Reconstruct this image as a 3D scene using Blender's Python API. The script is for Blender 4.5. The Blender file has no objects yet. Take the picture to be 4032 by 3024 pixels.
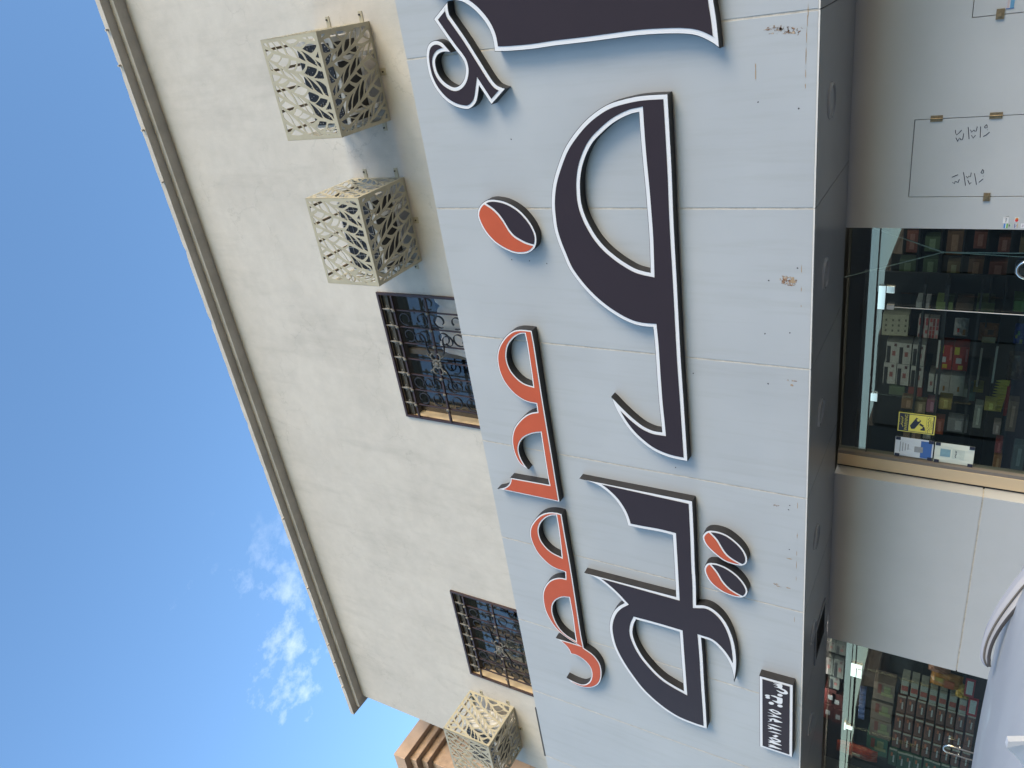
import bpy, bmesh, math, random
import numpy as np
from mathutils import Vector, Matrix
from mathutils.geometry import delaunay_2d_cdt
random.seed(7)
S = bpy.context.scene
C = S.collection
EYE = 1.6
# ------------------------------------------------------------------ camera
ROT = np.array([[-0.15123848, 0.49514485, -0.85554573],
                [-0.87748788, -0.46574694, -0.11443253],
                [-0.45512849, 0.73342441, 0.50492247]])      # rows: image right, image down, forward
FPX = 3060.57
cam_d = bpy.data.cameras.new('camera')
cam_d.sensor_width = 36.0
cam_d.lens = FPX / 4032 * 36.0
cam_d.clip_end = 2000
cam = bpy.data.objects.new('camera', cam_d)
m = Matrix(((ROT[0][0], -ROT[1][0], -ROT[2][0], 0), (ROT[0][1], -ROT[1][1], -ROT[2][1], 0),
            (ROT[0][2], -ROT[1][2], -ROT[2][2], EYE), (0, 0, 0, 1)))
cam.matrix_world = m
C.objects.link(cam)
S.camera = cam
# ------------------------------------------------------------------ light
SUN_AZ, SUN_EL = math.radians(116), math.radians(19)          # azimuth clockwise from +Y (into the facade)
W = bpy.data.worlds.new('World')
S.world = W
W.use_nodes = True
nt = W.node_tree
for n in list(nt.nodes):
    nt.nodes.remove(n)
wo = nt.nodes.new('ShaderNodeOutputWorld')
bg = nt.nodes.new('ShaderNodeBackground')
bg.inputs['Strength'].default_value = 0.15
sky = nt.nodes.new('ShaderNodeTexSky')
sky.sky_type = 'NISHITA'
sky.sun_disc = False
sky.sun_elevation = SUN_EL
sky.sun_rotation = SUN_AZ
sky.air_density = 1.0
sky.dust_density = 0.4
sky.ozone_density = 1.45
tc = nt.nodes.new('ShaderNodeTexCoord')
mp = nt.nodes.new('ShaderNodeMapping')
mp.inputs['Scale'].default_value = (1.0, 1.0, 1.6)
mp.inputs['Location'].default_value = (7.7, 2.2, 5.1)
n1 = nt.nodes.new('ShaderNodeTexNoise')
n1.inputs['Scale'].default_value = 21.0
n1.inputs['Detail'].default_value = 8.0
n1.inputs['Roughness'].default_value = 0.62
n2 = nt.nodes.new('ShaderNodeTexNoise')
n2.inputs['Scale'].default_value = 3.0
n2.inputs['Detail'].default_value = 2.0
mul = nt.nodes.new('ShaderNodeMath'); mul.operation = 'MULTIPLY'
ramp = nt.nodes.new('ShaderNodeMapRange')
ramp.inputs['From Min'].default_value = 0.36
ramp.inputs['From Max'].default_value = 0.57
ramp.inputs['To Max'].default_value = 0.5
mixc = nt.nodes.new('ShaderNodeMixRGB')
mixc.inputs['Color2'].default_value = (4.0, 4.3, 4.7, 1)
nt.links.new(tc.outputs['Generated'], mp.inputs['Vector'])
nt.links.new(mp.outputs['Vector'], n1.inputs['Vector'])
nt.links.new(mp.outputs['Vector'], n2.inputs['Vector'])
nt.links.new(n1.outputs['Fac'], mul.inputs[0])
nt.links.new(n2.outputs['Fac'], mul.inputs[1])
nt.links.new(mul.outputs[0], ramp.inputs['Value'])
sx = nt.nodes.new('ShaderNodeVectorMath'); sx.operation = 'DOT_PRODUCT'
sx.inputs[1].default_value = (-0.88, -0.10, -0.46)         # clouds gather towards the left, low down
nt.links.new(tc.outputs['Generated'], sx.inputs[0])
cm_ = nt.nodes.new('ShaderNodeMapRange')
cm_.inputs['From Min'].default_value = 0.03
cm_.inputs['From Max'].default_value = 0.24
nt.links.new(sx.outputs['Value'], cm_.inputs['Value'])
cmul = nt.nodes.new('ShaderNodeMath'); cmul.operation = 'MULTIPLY'
nt.links.new(ramp.outputs['Result'], cmul.inputs[0]); nt.links.new(cm_.outputs['Result'], cmul.inputs[1])
nt.links.new(cmul.outputs[0], mixc.inputs['Fac'])
hsv = nt.nodes.new('ShaderNodeHueSaturation'); hsv.inputs['Saturation'].default_value = 1.13
nt.links.new(sky.outputs['Color'], hsv.inputs['Color'])
nt.links.new(hsv.outputs['Color'], mixc.inputs['Color1'])
nt.links.new(mixc.outputs['Color'], bg.inputs['Color'])
nt.links.new(bg.outputs['Background'], wo.inputs['Surface'])
sd = bpy.data.lights.new('sun', 'SUN')
sd.energy = 1.35
sd.angle = math.radians(24)
sd.color = (1.0, 0.83, 0.62)
so = bpy.data.objects.new('sun', sd)
sdir = Vector((math.sin(SUN_AZ) * math.cos(SUN_EL), math.cos(SUN_AZ) * math.cos(SUN_EL), math.sin(SUN_EL)))
so.rotation_euler = sdir.to_track_quat('Z', 'Y').to_euler()
C.objects.link(so)
S.view_settings.view_transform = 'Standard'
S.view_settings.look = 'None'
S.view_settings.exposure = 1.42
S.view_settings.gamma = 1.0
S.view_settings.use_curve_mapping = False

# ------------------------------------------------------------------ geometry helpers
def ray(x, y):
    return ROT.T @ np.array([x - 2016.0, y - 1512.0, FPX])
def onY(x, y, Y):
    d = ray(x, y) * (Y / ray(x, y)[1])
    return Vector((d[0], d[1], d[2] + EYE))
def onZ(x, y, z):
    d = ray(x, y); d = d * ((z - EYE) / d[2])
    return Vector((d[0], d[1], d[2] + EYE))
def ondist(x, y, r):
    d = ray(x, y); d = d * (r / math.hypot(d[0], d[1]))
    return Vector((d[0], d[1], d[2] + EYE))

WLOC = {}
def wloc(o):
    return WLOC.get(o.name, Vector((0, 0, 0))) if o else Vector((0, 0, 0))
def tag(o, label=None, cat=None, group=None, kind=None):
    if label: o['label'] = label
    if cat: o['category'] = cat
    if group: o['group'] = group
    if kind: o['kind'] = kind
    return o
def thing(name, loc, label, cat, group=None):
    o = bpy.data.objects.new(name, None)
    o.empty_display_size = 0.1
    o.location = loc
    C.objects.link(o)
    WLOC[o.name] = Vector(loc)
    return tag(o, label, cat, group)
def link(name, me, parent=None, loc=(0, 0, 0)):
    """loc is the world place of the mesh origin"""
    o = bpy.data.objects.new(name, me)
    C.objects.link(o)
    if parent:
        o.parent = parent
    o.location = Vector(loc) - wloc(parent)
    WLOC[o.name] = Vector(loc)
    return o
class MB:
    def __init__(s):
        s.v = []; s.f = []; s.mi = []
    def add(s, v, f, mi=0):
        b = len(s.v)
        s.v += [tuple(p) for p in v]
        s.f += [tuple(i + b for i in q) for q in f]
        s.mi += [mi] * len(f)
        return s
    def box(s, a, b, mi=0):
        x0, y0, z0 = [min(a[i], b[i]) for i in range(3)]
        x1, y1, z1 = [max(a[i], b[i]) for i in range(3)]
        v = [(x0, y0, z0), (x1, y0, z0), (x1, y1, z0), (x0, y1, z0), (x0, y0, z1), (x1, y0, z1), (x1, y1, z1), (x0, y1, z1)]
        f = [(0, 3, 2, 1), (4, 5, 6, 7), (0, 1, 5, 4), (1, 2, 6, 5), (2, 3, 7, 6), (3, 0, 4, 7)]
        return s.add(v, f, mi)
    def tube(s, pts, r, n=8, mi=0, cap=True, closed=False):
        pts = [Vector(p) for p in pts]
        rs = r if isinstance(r, (list, tuple)) else [r] * len(pts)
        V = []; F = []
        up = Vector((0.13, 0.31, 0.94))
        N = len(pts)
        for i, p in enumerate(pts):
            if closed:
                t = (pts[(i + 1) % N] - pts[i - 1])
            else:
                t = pts[min(i + 1, N - 1)] - pts[max(i - 1, 0)]
            t.normalize()
            u = t.cross(up)
            if u.length < 1e-4: u = t.cross(Vector((1, 0, 0)))
            u.normalize(); w = t.cross(u)
            for k in range(n):
                a = 2 * math.pi * k / n
                V.append(p + (u * math.cos(a) + w * math.sin(a)) * rs[i])
        for i in range(N if closed else N - 1):
            j = (i + 1) % N
            for k in range(n):
                l = (k + 1) % n
                F.append((i * n + k, i * n + l, j * n + l, j * n + k))
        if cap and not closed:
            F.append(tuple(range(n))[::-1]); F.append(tuple(range((N - 1) * n, N * n)))
        return s.add(V, F, mi)
    def ball(s, c, r, n=8, mi=0, sc=(1, 1, 1)):
        c = Vector(c); V = []; F = []
        h = n // 2
        for i in range(h + 1):
            th = math.pi * i / h
            for k in range(n):
                a = 2 * math.pi * k / n
                V.append(c + Vector((sc[0] * r * math.sin(th) * math.cos(a), sc[1] * r * math.sin(th) * math.sin(a), sc[2] * r * math.cos(th))))
        for i in range(h):
            for k in range(n):
                l = (k + 1) % n
                F.append((i * n + k, (i + 1) * n + k, (i + 1) * n + l, i * n + l))
        return s.add(V, F, mi)
    def mesh(s, name, mats, smooth=False, org=(0, 0, 0), bevel=0):
        me = bpy.data.meshes.new(name)
        o = Vector(org)
        me.from_pydata([tuple(Vector(p) - o) for p in s.v], [], s.f)
        mats = mats if isinstance(mats, (list, tuple)) else [mats]
        for q in mats: me.materials.append(q)
        if len(mats) > 1:
            me.polygons.foreach_set('material_index', s.mi)
        if bevel:
            bm = bmesh.new(); bm.from_mesh(me)
            bmesh.ops.bevel(bm, geom=[e for e in bm.edges if len(e.link_faces) == 2 and e.calc_face_angle(0) > 0.5], offset=bevel, segments=2, affect='EDGES', profile=0.5)
            bm.to_mesh(me); bm.free()
        if smooth:
            me.polygons.foreach_set('use_smooth', [True] * len(me.polygons))
        me.update()
        return me
    def build(s, name, mats, parent=None, smooth=False, org=None, bevel=0):
        """vertices are in world space"""
        if org is None:
            org = wloc(parent) if parent else (0, 0, 0)
        return link(name, s.mesh(name, mats, smooth, org, bevel), parent, org)

def spline(pts, sub=6, closed=True):
    """points (x,y) smooth, (x,y,1) corner -> dense list"""
    n = len(pts); out = []
    P = [np.array(p[:2], float) for p in pts]
    cor = [len(p) > 2 for p in pts]
    rng = range(n) if closed else range(n - 1)
    for i in rng:
        a, b = P[i], P[(i + 1) % n]
        p0 = P[i - 1] if (closed or i > 0) else a
        p3 = P[(i + 2) % n] if (closed or i + 2 < n) else b
        m1 = (b - a) if cor[i] else (b - p0) / 2
        m2 = (b - a) if cor[(i + 1) % n] else (p3 - a) / 2
        L = np.linalg.norm(b - a)
        for mm in (m1, m2):
            l = np.linalg.norm(mm)
            if l > 1.3 * L and l > 0: mm *= 1.3 * L / l
        k = 1 if (cor[i] and cor[(i + 1) % n]) else sub
        for j in range(k):
            t = j / k
            h = (2 * t**3 - 3 * t**2 + 1, t**3 - 2 * t**2 + t, -2 * t**3 + 3 * t**2, t**3 - t**2)
            out.append(h[0] * a + h[1] * m1 + h[2] * b + h[3] * m2)
    if not closed: out.append(P[-1])
    return np.array(out)
def area(l):
    x, y = l[:, 0], l[:, 1]
    return 0.5 * np.sum(x * np.roll(y, -1) - np.roll(x, -1) * y)
def orient(loops):
    """first loop(s) outer -> CCW ; pass list of (loop, is_hole)"""
    out = []
    for l, h in loops:
        l = np.asarray(l, float)
        keep = [i for i in range(len(l)) if np.linalg.norm(l[i] - l[i - 1]) > 1e-5]
        l = l[keep]
        if (area(l) > 0) == h: l = l[::-1]
        out.append(l)
    return out
def offset(l, d):
    """shift loop to its left by d (inwards for CCW)"""
    a = np.roll(l, 1, 0); b = np.roll(l, -1, 0)
    t1 = l - a; t2 = b - l
    t1 /= np.linalg.norm(t1, axis=1)[:, None]; t2 /= np.linalg.norm(t2, axis=1)[:, None]
    n1 = np.stack([-t1[:, 1], t1[:, 0]], 1); n2 = np.stack([-t2[:, 1], t2[:, 0]], 1)
    mm = n1 + n2; ln = np.linalg.norm(mm, axis=1)
    mm /= np.maximum(ln, 1e-6)[:, None]
    c = np.maximum(np.sum(mm * n1, 1), 0.22)
    return l + mm * (d / c)[:, None]
def winding(loops, pts):
    w = np.zeros(len(pts), int)
    for l in loops:
        a = l; b = np.roll(l, -1, 0)
        for (x0, y0), (x1, y1) in zip(a, b):
            cr = (x1 - x0) * (pts[:, 1] - y0) - (pts[:, 0] - x0) * (y1 - y0)
            w += ((y0 <= pts[:, 1]) & (y1 > pts[:, 1]) & (cr > 0)).astype(int)
            w -= ((y0 > pts[:, 1]) & (y1 <= pts[:, 1]) & (cr < 0)).astype(int)
    return w
def fill(loops):
    V = []; E = []
    for l in loops:
        b = len(V); n = len(l)
        V += [Vector((float(p[0]), float(p[1]))) for p in l]
        E += [(b + i, b + (i + 1) % n) for i in range(n)]
    r = delaunay_2d_cdt(V, E, [], 0, 1e-6)
    vs = np.array([(v.x, v.y) for v in r[0]])
    fs = [tuple(f) for f in r[2]]
    if not fs: return vs, []
    cen = np.array([vs[list(f)].mean(0) for f in fs])
    w = winding(loops, cen)
    res = []
    for f, k in zip(fs, w):
        if k >= 1:
            if area(vs[list(f)]) < 0: f = f[::-1]
            res.append(f)
    used = sorted({i for f in res for i in f}); mp_ = {j: i for i, j in enumerate(used)}
    return vs[used], [tuple(mp_[i] for i in f) for f in res]
def xz_plate(mb, loops, Y, mi=0):
    vs, fs = fill(loops)
    return mb.add([(p[0], Y, p[1]) for p in vs], fs, mi)
def xz_walls(mb, loops, Y0, Y1, mi=0):
    for l in loops:
        n = len(l)
        V = [(p[0], Y0, p[1]) for p in l] + [(p[0], Y1, p[1]) for p in l]
        mb.add(V, [(i, n + i, n + (i + 1) % n, (i + 1) % n) for i in range(n)], mi)
    return mb

# ------------------------------------------------------------------ materials
def mat(name, col, rough=0.6, metal=0.0, var=0.0, vs=3.0, bump=0.0, bs=40.0, emit=0, spec=None, stretch=None, coat=0):
    mt = bpy.data.materials.new(name)
    mt.use_nodes = True
    n = mt.node_tree; b = n.nodes['Principled BSDF']
    b.inputs['Base Color'].default_value = (*col, 1)
    b.inputs['Roughness'].default_value = rough
    b.inputs['Metallic'].default_value = metal
    if spec is not None: b.inputs['Specular IOR Level'].default_value = spec
    if coat: b.inputs['Coat Weight'].default_value = coat
    if emit:
        b.inputs['Emission Color'].default_value = (*col, 1)
        b.inputs['Emission Strength'].default_value = emit
    if var or bump:
        g = n.nodes.new('ShaderNodeNewGeometry')
        src = g.outputs['Position']
        if stretch:
            mpp = n.nodes.new('ShaderNodeMapping'); mpp.inputs['Scale'].default_value = stretch
            n.links.new(src, mpp.inputs['Vector']); src = mpp.outputs['Vector']
    if var:
        t = n.nodes.new('ShaderNodeTexNoise'); t.inputs['Scale'].default_value = vs; t.inputs['Detail'].default_value = 7; t.inputs['Roughness'].default_value = 0.6
        n.links.new(src, t.inputs['Vector'])
        r = n.nodes.new('ShaderNodeMapRange'); r.inputs['From Min'].default_value = 0.3; r.inputs['From Max'].default_value = 0.7
        r.inputs['To Min'].default_value = 1 - var; r.inputs['To Max'].default_value = 1 + var
        n.links.new(t.outputs['Fac'], r.inputs['Value'])
        x = n.nodes.new('ShaderNodeVectorMath'); x.operation = 'SCALE'; x.inputs[0].default_value = col
        n.links.new(r.outputs['Result'], x.inputs['Scale'])
        n.links.new(x.outputs['Vector'], b.inputs['Base Color'])
    if bump:
        t2 = n.nodes.new('ShaderNodeTexNoise'); t2.inputs['Scale'].default_value = bs; t2.inputs['Detail'].default_value = 5
        n.links.new(g.outputs['Position'], t2.inputs['Vector'])
        bp = n.nodes.new('ShaderNodeBump'); bp.inputs['Strength'].default_value = bump; bp.inputs['Distance'].default_value = 0.01
        n.links.new(t2.outputs['Fac'], bp.inputs['Height'])
        n.links.new(bp.outputs['Normal'], b.inputs['Normal'])
    return mt
def plaster_mat():
    mt = mat('cream_plaster', (0.485, 0.462, 0.42), 0.9, var=0.0, bump=0.25, bs=60)
    n = mt.node_tree; b = n.nodes['Principled BSDF']
    g = n.nodes.new('ShaderNodeNewGeometry')
    def noise(sc, det, st=None):
        t = n.nodes.new('ShaderNodeTexNoise'); t.inputs['Scale'].default_value = sc; t.inputs['Detail'].default_value = det; t.inputs['Roughness'].default_value = 0.65
        s_ = g.outputs['Position']
        if st:
            q = n.nodes.new('ShaderNodeMapping'); q.inputs['Scale'].default_value = st
            n.links.new(s_, q.inputs['Vector']); s_ = q.outputs['Vector']
        n.links.new(s_, t.inputs['Vector'])
        return t
    def rng(o, a, b_, c, d):
        r = n.nodes.new('ShaderNodeMapRange')
        for k, v in zip(('From Min', 'From Max', 'To Min', 'To Max'), (a, b_, c, d)): r.inputs[k].default_value = v
        n.links.new(o, r.inputs['Value']); return r.outputs['Result']
    def mulm(a, c):
        q = n.nodes.new('ShaderNodeMath'); q.operation = 'MULTIPLY'
        n.links.new(a, q.inputs[0]); n.links.new(c, q.inputs[1]); return q.outputs[0]
    big = rng(noise(0.9, 6).outputs['Fac'], 0.35, 0.65, 0.93, 1.04)
    med = rng(noise(5, 8).outputs['Fac'], 0.3, 0.7, 0.94, 1.045)
    streak = rng(noise(1.6, 6, (2.2, 1, 0.35)).outputs['Fac'], 0.52, 0.72, 1.0, 0.9)
    # hairline cracks: distorted cell edges, only where a mask lets them
    dn = noise(2.2, 5)
    mixv = n.nodes.new('ShaderNodeVectorMath'); mixv.operation = 'MULTIPLY_ADD'
    mixv.inputs[1].default_value = (0.55, 0.55, 0.55)
    n.links.new(dn.outputs['Color'], mixv.inputs[0]); n.links.new(g.outputs['Position'], mixv.inputs[2])
    vo = n.nodes.new('ShaderNodeTexVoronoi'); vo.feature = 'DISTANCE_TO_EDGE'; vo.inputs['Scale'].default_value = 1.9
    n.links.new(mixv.outputs['Vector'], vo.inputs['Vector'])
    cr = rng(vo.outputs['Distance'], 0.0, 0.015, 0.80, 1.0)
    cm = rng(noise(1.3, 3).outputs['Fac'], 0.47, 0.63, 0.0, 0.9)
    mixc_ = n.nodes.new('ShaderNodeMix'); mixc_.data_type = 'FLOAT'
    n.links.new(cm, mixc_.inputs['Factor']); mixc_.inputs['A'].default_value = 1.0
    n.links.new(cr, mixc_.inputs['B'])
    tot = mulm(mulm(mulm(big, med), streak), mixc_.outputs['Result'])
    x = n.nodes.new('ShaderNodeVectorMath'); x.operation = 'SCALE'; x.inputs[0].default_value = (0.485, 0.462, 0.42)
    n.links.new(tot, x.inputs['Scale']); n.links.new(x.outputs['Vector'], b.inputs['Base Color'])
    return mt
def glass_mat(name, tint, ior=1.5, extra=0.03):
    mt = bpy.data.materials.new(name); mt.use_nodes = True
    n = mt.node_tree
    for q in list(n.nodes): n.nodes.remove(q)
    o = n.nodes.new('ShaderNodeOutputMaterial'); mx = n.nodes.new('ShaderNodeMixShader')
    t = n.nodes.new('ShaderNodeBsdfTransparent'); t.inputs['Color'].default_value = (*tint, 1)
    gl = n.nodes.new('ShaderNodeBsdfGlossy'); gl.inputs['Roughness'].default_value = 0.004
    lw = n.nodes.new('ShaderNodeLayerWeight'); lw.inputs['Blend'].default_value = 0.5      # Schlick from the facing angle, the same on both faces
    pw = n.nodes.new('ShaderNodeMath'); pw.operation = 'POWER'; pw.inputs[1].default_value = 4.0
    fr = n.nodes.new('ShaderNodeMapRange'); fr.inputs['To Min'].default_value = extra; fr.inputs['To Max'].default_value = 1.0
    n.links.new(lw.outputs['Facing'], pw.inputs[0]); n.links.new(pw.outputs[0], fr.inputs['Value']); n.links.new(fr.outputs['Result'], mx.inputs['Fac'])
    n.links.new(t.outputs[0], mx.inputs[1]); n.links.new(gl.outputs[0], mx.inputs[2]); n.links.new(mx.outputs[0], o.inputs['Surface'])
    return mt
def rust_mat():
    mt = mat('rust', (0.30, 0.13, 0.04), 0.9)
    n = mt.node_tree; b = n.nodes['Principled BSDF']
    g = n.nodes.new('ShaderNodeNewGeometry'); t = n.nodes.new('ShaderNodeTexNoise'); t.inputs['Scale'].default_value = 42; t.inputs['Detail'].default_value = 6
    n.links.new(g.outputs['Position'], t.inputs['Vector'])
    r = n.nodes.new('ShaderNodeValToRGB'); e = r.color_ramp.elements
    e[0].position = 0.38; e[0].color = (0.17, 0.075, 0.035, 1); e[1].position = 0.62; e[1].color = (0.44, 0.36, 0.27, 1)
    n.links.new(t.outputs['Fac'], r.inputs['Fac']); n.links.new(r.outputs['Color'], b.inputs['Base Color'])
    t2 = n.nodes.new('ShaderNodeTexNoise'); t2.inputs['Scale'].default_value = 55; t2.inputs['Detail'].default_value = 4
    n.links.new(g.outputs['Position'], t2.inputs['Vector'])
    r2 = n.nodes.new('ShaderNodeMapRange'); r2.inputs['From Min'].default_value = 0.45; r2.inputs['From Max'].default_value = 0.56
    n.links.new(t2.outputs['Fac'], r2.inputs['Value']); n.links.new(r2.outputs['Result'], b.inputs['Alpha'])
    return mt
def acp_mat():
    mt = mat('panel_blue_grey', (0.46, 0.50, 0.535), 0.42)
    n = mt.node_tree; b = n.nodes['Principled BSDF']
    g = n.nodes.new('ShaderNodeNewGeometry')
    mp_ = n.nodes.new('ShaderNodeMapping'); mp_.inputs['Scale'].default_value = (9, 1, 0.7)
    n.links.new(g.outputs['Position'], mp_.inputs['Vector'])
    t = n.nodes.new('ShaderNodeTexNoise'); t.inputs['Scale'].default_value = 1.6; t.inputs['Detail'].default_value = 8; t.inputs['Roughness'].default_value = 0.62
    n.links.new(mp_.outputs['Vector'], t.inputs['Vector'])
    t2 = n.nodes.new('ShaderNodeTexNoise'); t2.inputs['Scale'].default_value = 1.1; t2.inputs['Detail'].default_value = 4
    n.links.new(g.outputs['Position'], t2.inputs['Vector'])
    r = n.nodes.new('ShaderNodeValToRGB'); e = r.color_ramp.elements
    e[0].position = 0.30; e[0].color = (0.40, 0.415, 0.42, 1); e[1].position = 0.50; e[1].color = (0.425, 0.443, 0.455, 1)
    n.links.new(t.outputs['Fac'], r.inputs['Fac'])
    mx = n.nodes.new('ShaderNodeMixRGB'); mx.blend_type = 'MULTIPLY'; mx.inputs['Fac'].default_value = 0.22
    n.links.new(r.outputs['Color'], mx.inputs['Color1']); n.links.new(t2.outputs['Fac'], mx.inputs['Color2'])
    n.links.new(mx.outputs['Color'], b.inputs['Base Color'])
    bp = n.nodes.new('ShaderNodeBump'); bp.inputs['Strength'].default_value = 0.12; bp.inputs['Distance'].default_value = 0.02
    n.links.new(t2.outputs['Fac'], bp.inputs['Height']); n.links.new(bp.outputs['Normal'], b.inputs['Normal'])
    return mt

M = {}
M['plaster'] = plaster_mat()
M['cornice'] = mat('cornice_stone', (0.45, 0.42, 0.37), 0.9, var=0.14, vs=3.5, bump=0.3, bs=30)
M['acp'] = acp_mat()
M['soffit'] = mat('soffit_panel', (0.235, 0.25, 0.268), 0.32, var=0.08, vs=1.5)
M['lower'] = mat('lower_panel', (0.44, 0.455, 0.465), 0.45, var=0.05, vs=1.2)
M['seal'] = mat('joint_sealant', (0.44, 0.41, 0.36), 0.8, var=0.25, vs=18)
M['darkseal'] = mat('dark_joint', (0.06, 0.06, 0.065), 0.8)
M['trim'] = mat('edge_trim', (0.62, 0.60, 0.56), 0.5)
M['side'] = mat('letter_return', (0.016, 0.016, 0.018), 0.5, var=0.35, vs=9)
M['white'] = mat('letter_white', (0.66, 0.66, 0.67), 0.4)
M['purple'] = mat('letter_aubergine', (0.027, 0.0175, 0.022), 0.5, var=0.05, vs=3, spec=0.25)
M['orange'] = mat('letter_orange', (0.44, 0.085, 0.036), 0.5, var=0.06, vs=3, spec=0.25)
M['cage'] = mat('cage_cream', (0.36, 0.33, 0.238), 0.5, var=0.10, vs=5)
M['cagebar'] = mat('cage_bar', (0.20, 0.15, 0.09), 0.6)
M['bolt'] = mat('bolt', (0.04, 0.035, 0.03), 0.5, 0.6)
M['acwhite'] = mat('ac_white', (0.55, 0.55, 0.53), 0.5)
M['acdark'] = mat('ac_dark', (0.022, 0.023, 0.026), 0.5)
M['wire'] = mat('wire_grey', (0.42, 0.43, 0.44), 0.4)
M['grille'] = mat('grille_brown', (0.040, 0.022, 0.020), 0.45, var=0.25, vs=12)
M['iron'] = mat('scroll_black', (0.018, 0.018, 0.022), 0.5)
M['verd'] = mat('finial_grey', (0.13, 0.125, 0.11), 0.7, var=0.2, vs=40)
M['reveal'] = mat('reveal_cream', (0.55, 0.44, 0.29), 0.85, var=0.08, vs=5)
M['alu'] = mat('window_alu', (0.11, 0.092, 0.07), 0.5, 0.2)
M['winglass'] = glass_mat('window_glass', (0.60, 0.64, 0.66), 1.9, 0.10)
M['doorglass'] = glass_mat('door_glass', (0.74, 0.82, 0.81), 1.6, 0.11)
M['head_shade'] = mat('window_head_shade', (0.085, 0.08, 0.072), 0.8, var=0.15, vs=20)  # shade under the window head, put into a dark colour
M['curtain'] = mat('curtain', (0.46, 0.43, 0.40), 0.85, var=0.2, vs=5)
M['room'] = mat('dark_room', (0.05, 0.05, 0.055), 0.9)
M['doorframe'] = mat('door_frame_cream', (0.52, 0.41, 0.27), 0.5)
M['doorframe2'] = mat('door_frame_grey', (0.17, 0.15, 0.13), 0.6)
M['steel'] = mat('brushed_steel', (0.80, 0.80, 0.79), 0.18, 1.0)
M['patch'] = mat('patch_metal', (0.95, 0.95, 0.94), 0.10, 1.0)
M['hinge'] = mat('old_brass', (0.20, 0.15, 0.085), 0.5, 0.4, var=0.3, vs=60)
M['ink'] = mat('marker_ink', (0.02, 0.02, 0.045), 0.7)
M['rust'] = rust_mat()
M['stain'] = mat('rust_line', (0.33, 0.24, 0.15), 0.9)
M['speck'] = mat('dark_speck', (0.05, 0.05, 0.055), 0.9)
M['lens'] = mat('lamp_glass', (0.31, 0.325, 0.34), 0.25)
M['tan'] = mat('tan_stone', (0.45, 0.32, 0.225), 0.85, var=0.17, vs=2.2, bump=0.3, bs=25)
M['tan2'] = mat('tan_stone_worn', (0.40, 0.285, 0.20), 0.85, var=0.28, vs=5, bump=0.4, bs=20)
M['tandark'] = mat('tan_joint', (0.12, 0.075, 0.05), 0.9)
M['shelf'] = mat('shelf_dark', (0.028, 0.033, 0.042), 0.7)
M['strip'] = mat('price_strip', (0.55, 0.55, 0.53), 0.5)
M['floor'] = mat('shop_floor', (0.25, 0.25, 0.24), 0.3)
M['shopwall'] = mat('shop_wall', (0.22, 0.22, 0.21), 0.8)
M['lamp2'] = mat('shop_lamp_bright', (1.0, 0.93, 0.82), 0.5, emit=260.0)
M['lamp'] = mat('shop_lamp', (1.0, 0.93, 0.8), 0.5, emit=130.0)
M['asphalt'] = mat('asphalt', (0.075, 0.072, 0.068), 0.9, var=0.25, vs=1.0, bump=0.4, bs=120)
M['paving'] = mat('paving', (0.20, 0.185, 0.165), 0.85, var=0.15, vs=2.0, bump=0.2)
M['sand'] = mat('sand_ground', (0.20, 0.17, 0.13), 0.95, var=0.15, vs=0.4)
M['house'] = mat('house_cream', (0.16, 0.135, 0.11), 0.9, var=0.1, vs=0.8)
M['house2'] = mat('house_grey', (0.10, 0.092, 0.085), 0.9, var=0.1, vs=0.8)
M['dark'] = mat('dark_opening', (0.03, 0.032, 0.036), 0.4)
M['carpaint'] = mat('car_paint', (0.35, 0.375, 0.405), 0.38, 0.0, var=0.05, vs=2.5, coat=0.15)
M['cartrim'] = mat('car_trim_grey', (0.20, 0.215, 0.255), 0.45)
M['rubber'] = mat('rubber', (0.02, 0.02, 0.024), 0.7)
M['carglass'] = mat('car_glass', (0.02, 0.024, 0.028), 0.06, 0.0)
M['paper'] = mat('paper', (0.62, 0.66, 0.58), 0.5)
M['paper2'] = mat('paper_white', (0.62, 0.66, 0.70), 0.4)
M['blue'] = mat('print_blue', (0.05, 0.13, 0.38), 0.4)
M['yellow'] = mat('sign_yellow', (0.72, 0.64, 0.12), 0.5)
M['navy'] = mat('print_navy', (0.02, 0.025, 0.05), 0.5)
_cm = {}
def colm(c, rough=0.55):
    k = (tuple(round(q, 3) for q in c), rough)
    if k not in _cm:
        _cm[k] = mat('paint_%d' % len(_cm), c, rough, var=0.12, vs=25)
    return _cm[k]

# ------------------------------------------------------------------ setting
FY, WY, GY = 5.37, 6.63, 6.80           # fascia front, wall plane, shop glass
FZ0, FZ1 = 2.626, 5.772
def sheet(name, x0, x1, y0, y1, z, m_):
    return tag(MB().add([(x0, y0, z), (x1, y0, z), (x1, y1, z), (x0, y1, z)], [(0, 1, 2, 3)]).build(name, m_), kind='structure')
sheet('ground', -600, 600, -600, 600, -0.02, M['sand'])
sheet('road', -300, 300, -22, 2.2, -0.012, M['asphalt'])
pv = tag(MB().box((-60, 2.35, -0.1), (40, 6.5, 0.12)).build('pavement', M['paving']), kind='structure')
kb = MB()
for i in range(40):
    kb.box((-40 + i * 1.5, 2.2, -0.1), (-40 + i * 1.5 + 1.49, 2.345, 0.125))
tag(kb.build('kerb', M['paving']), kind='structure')

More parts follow.
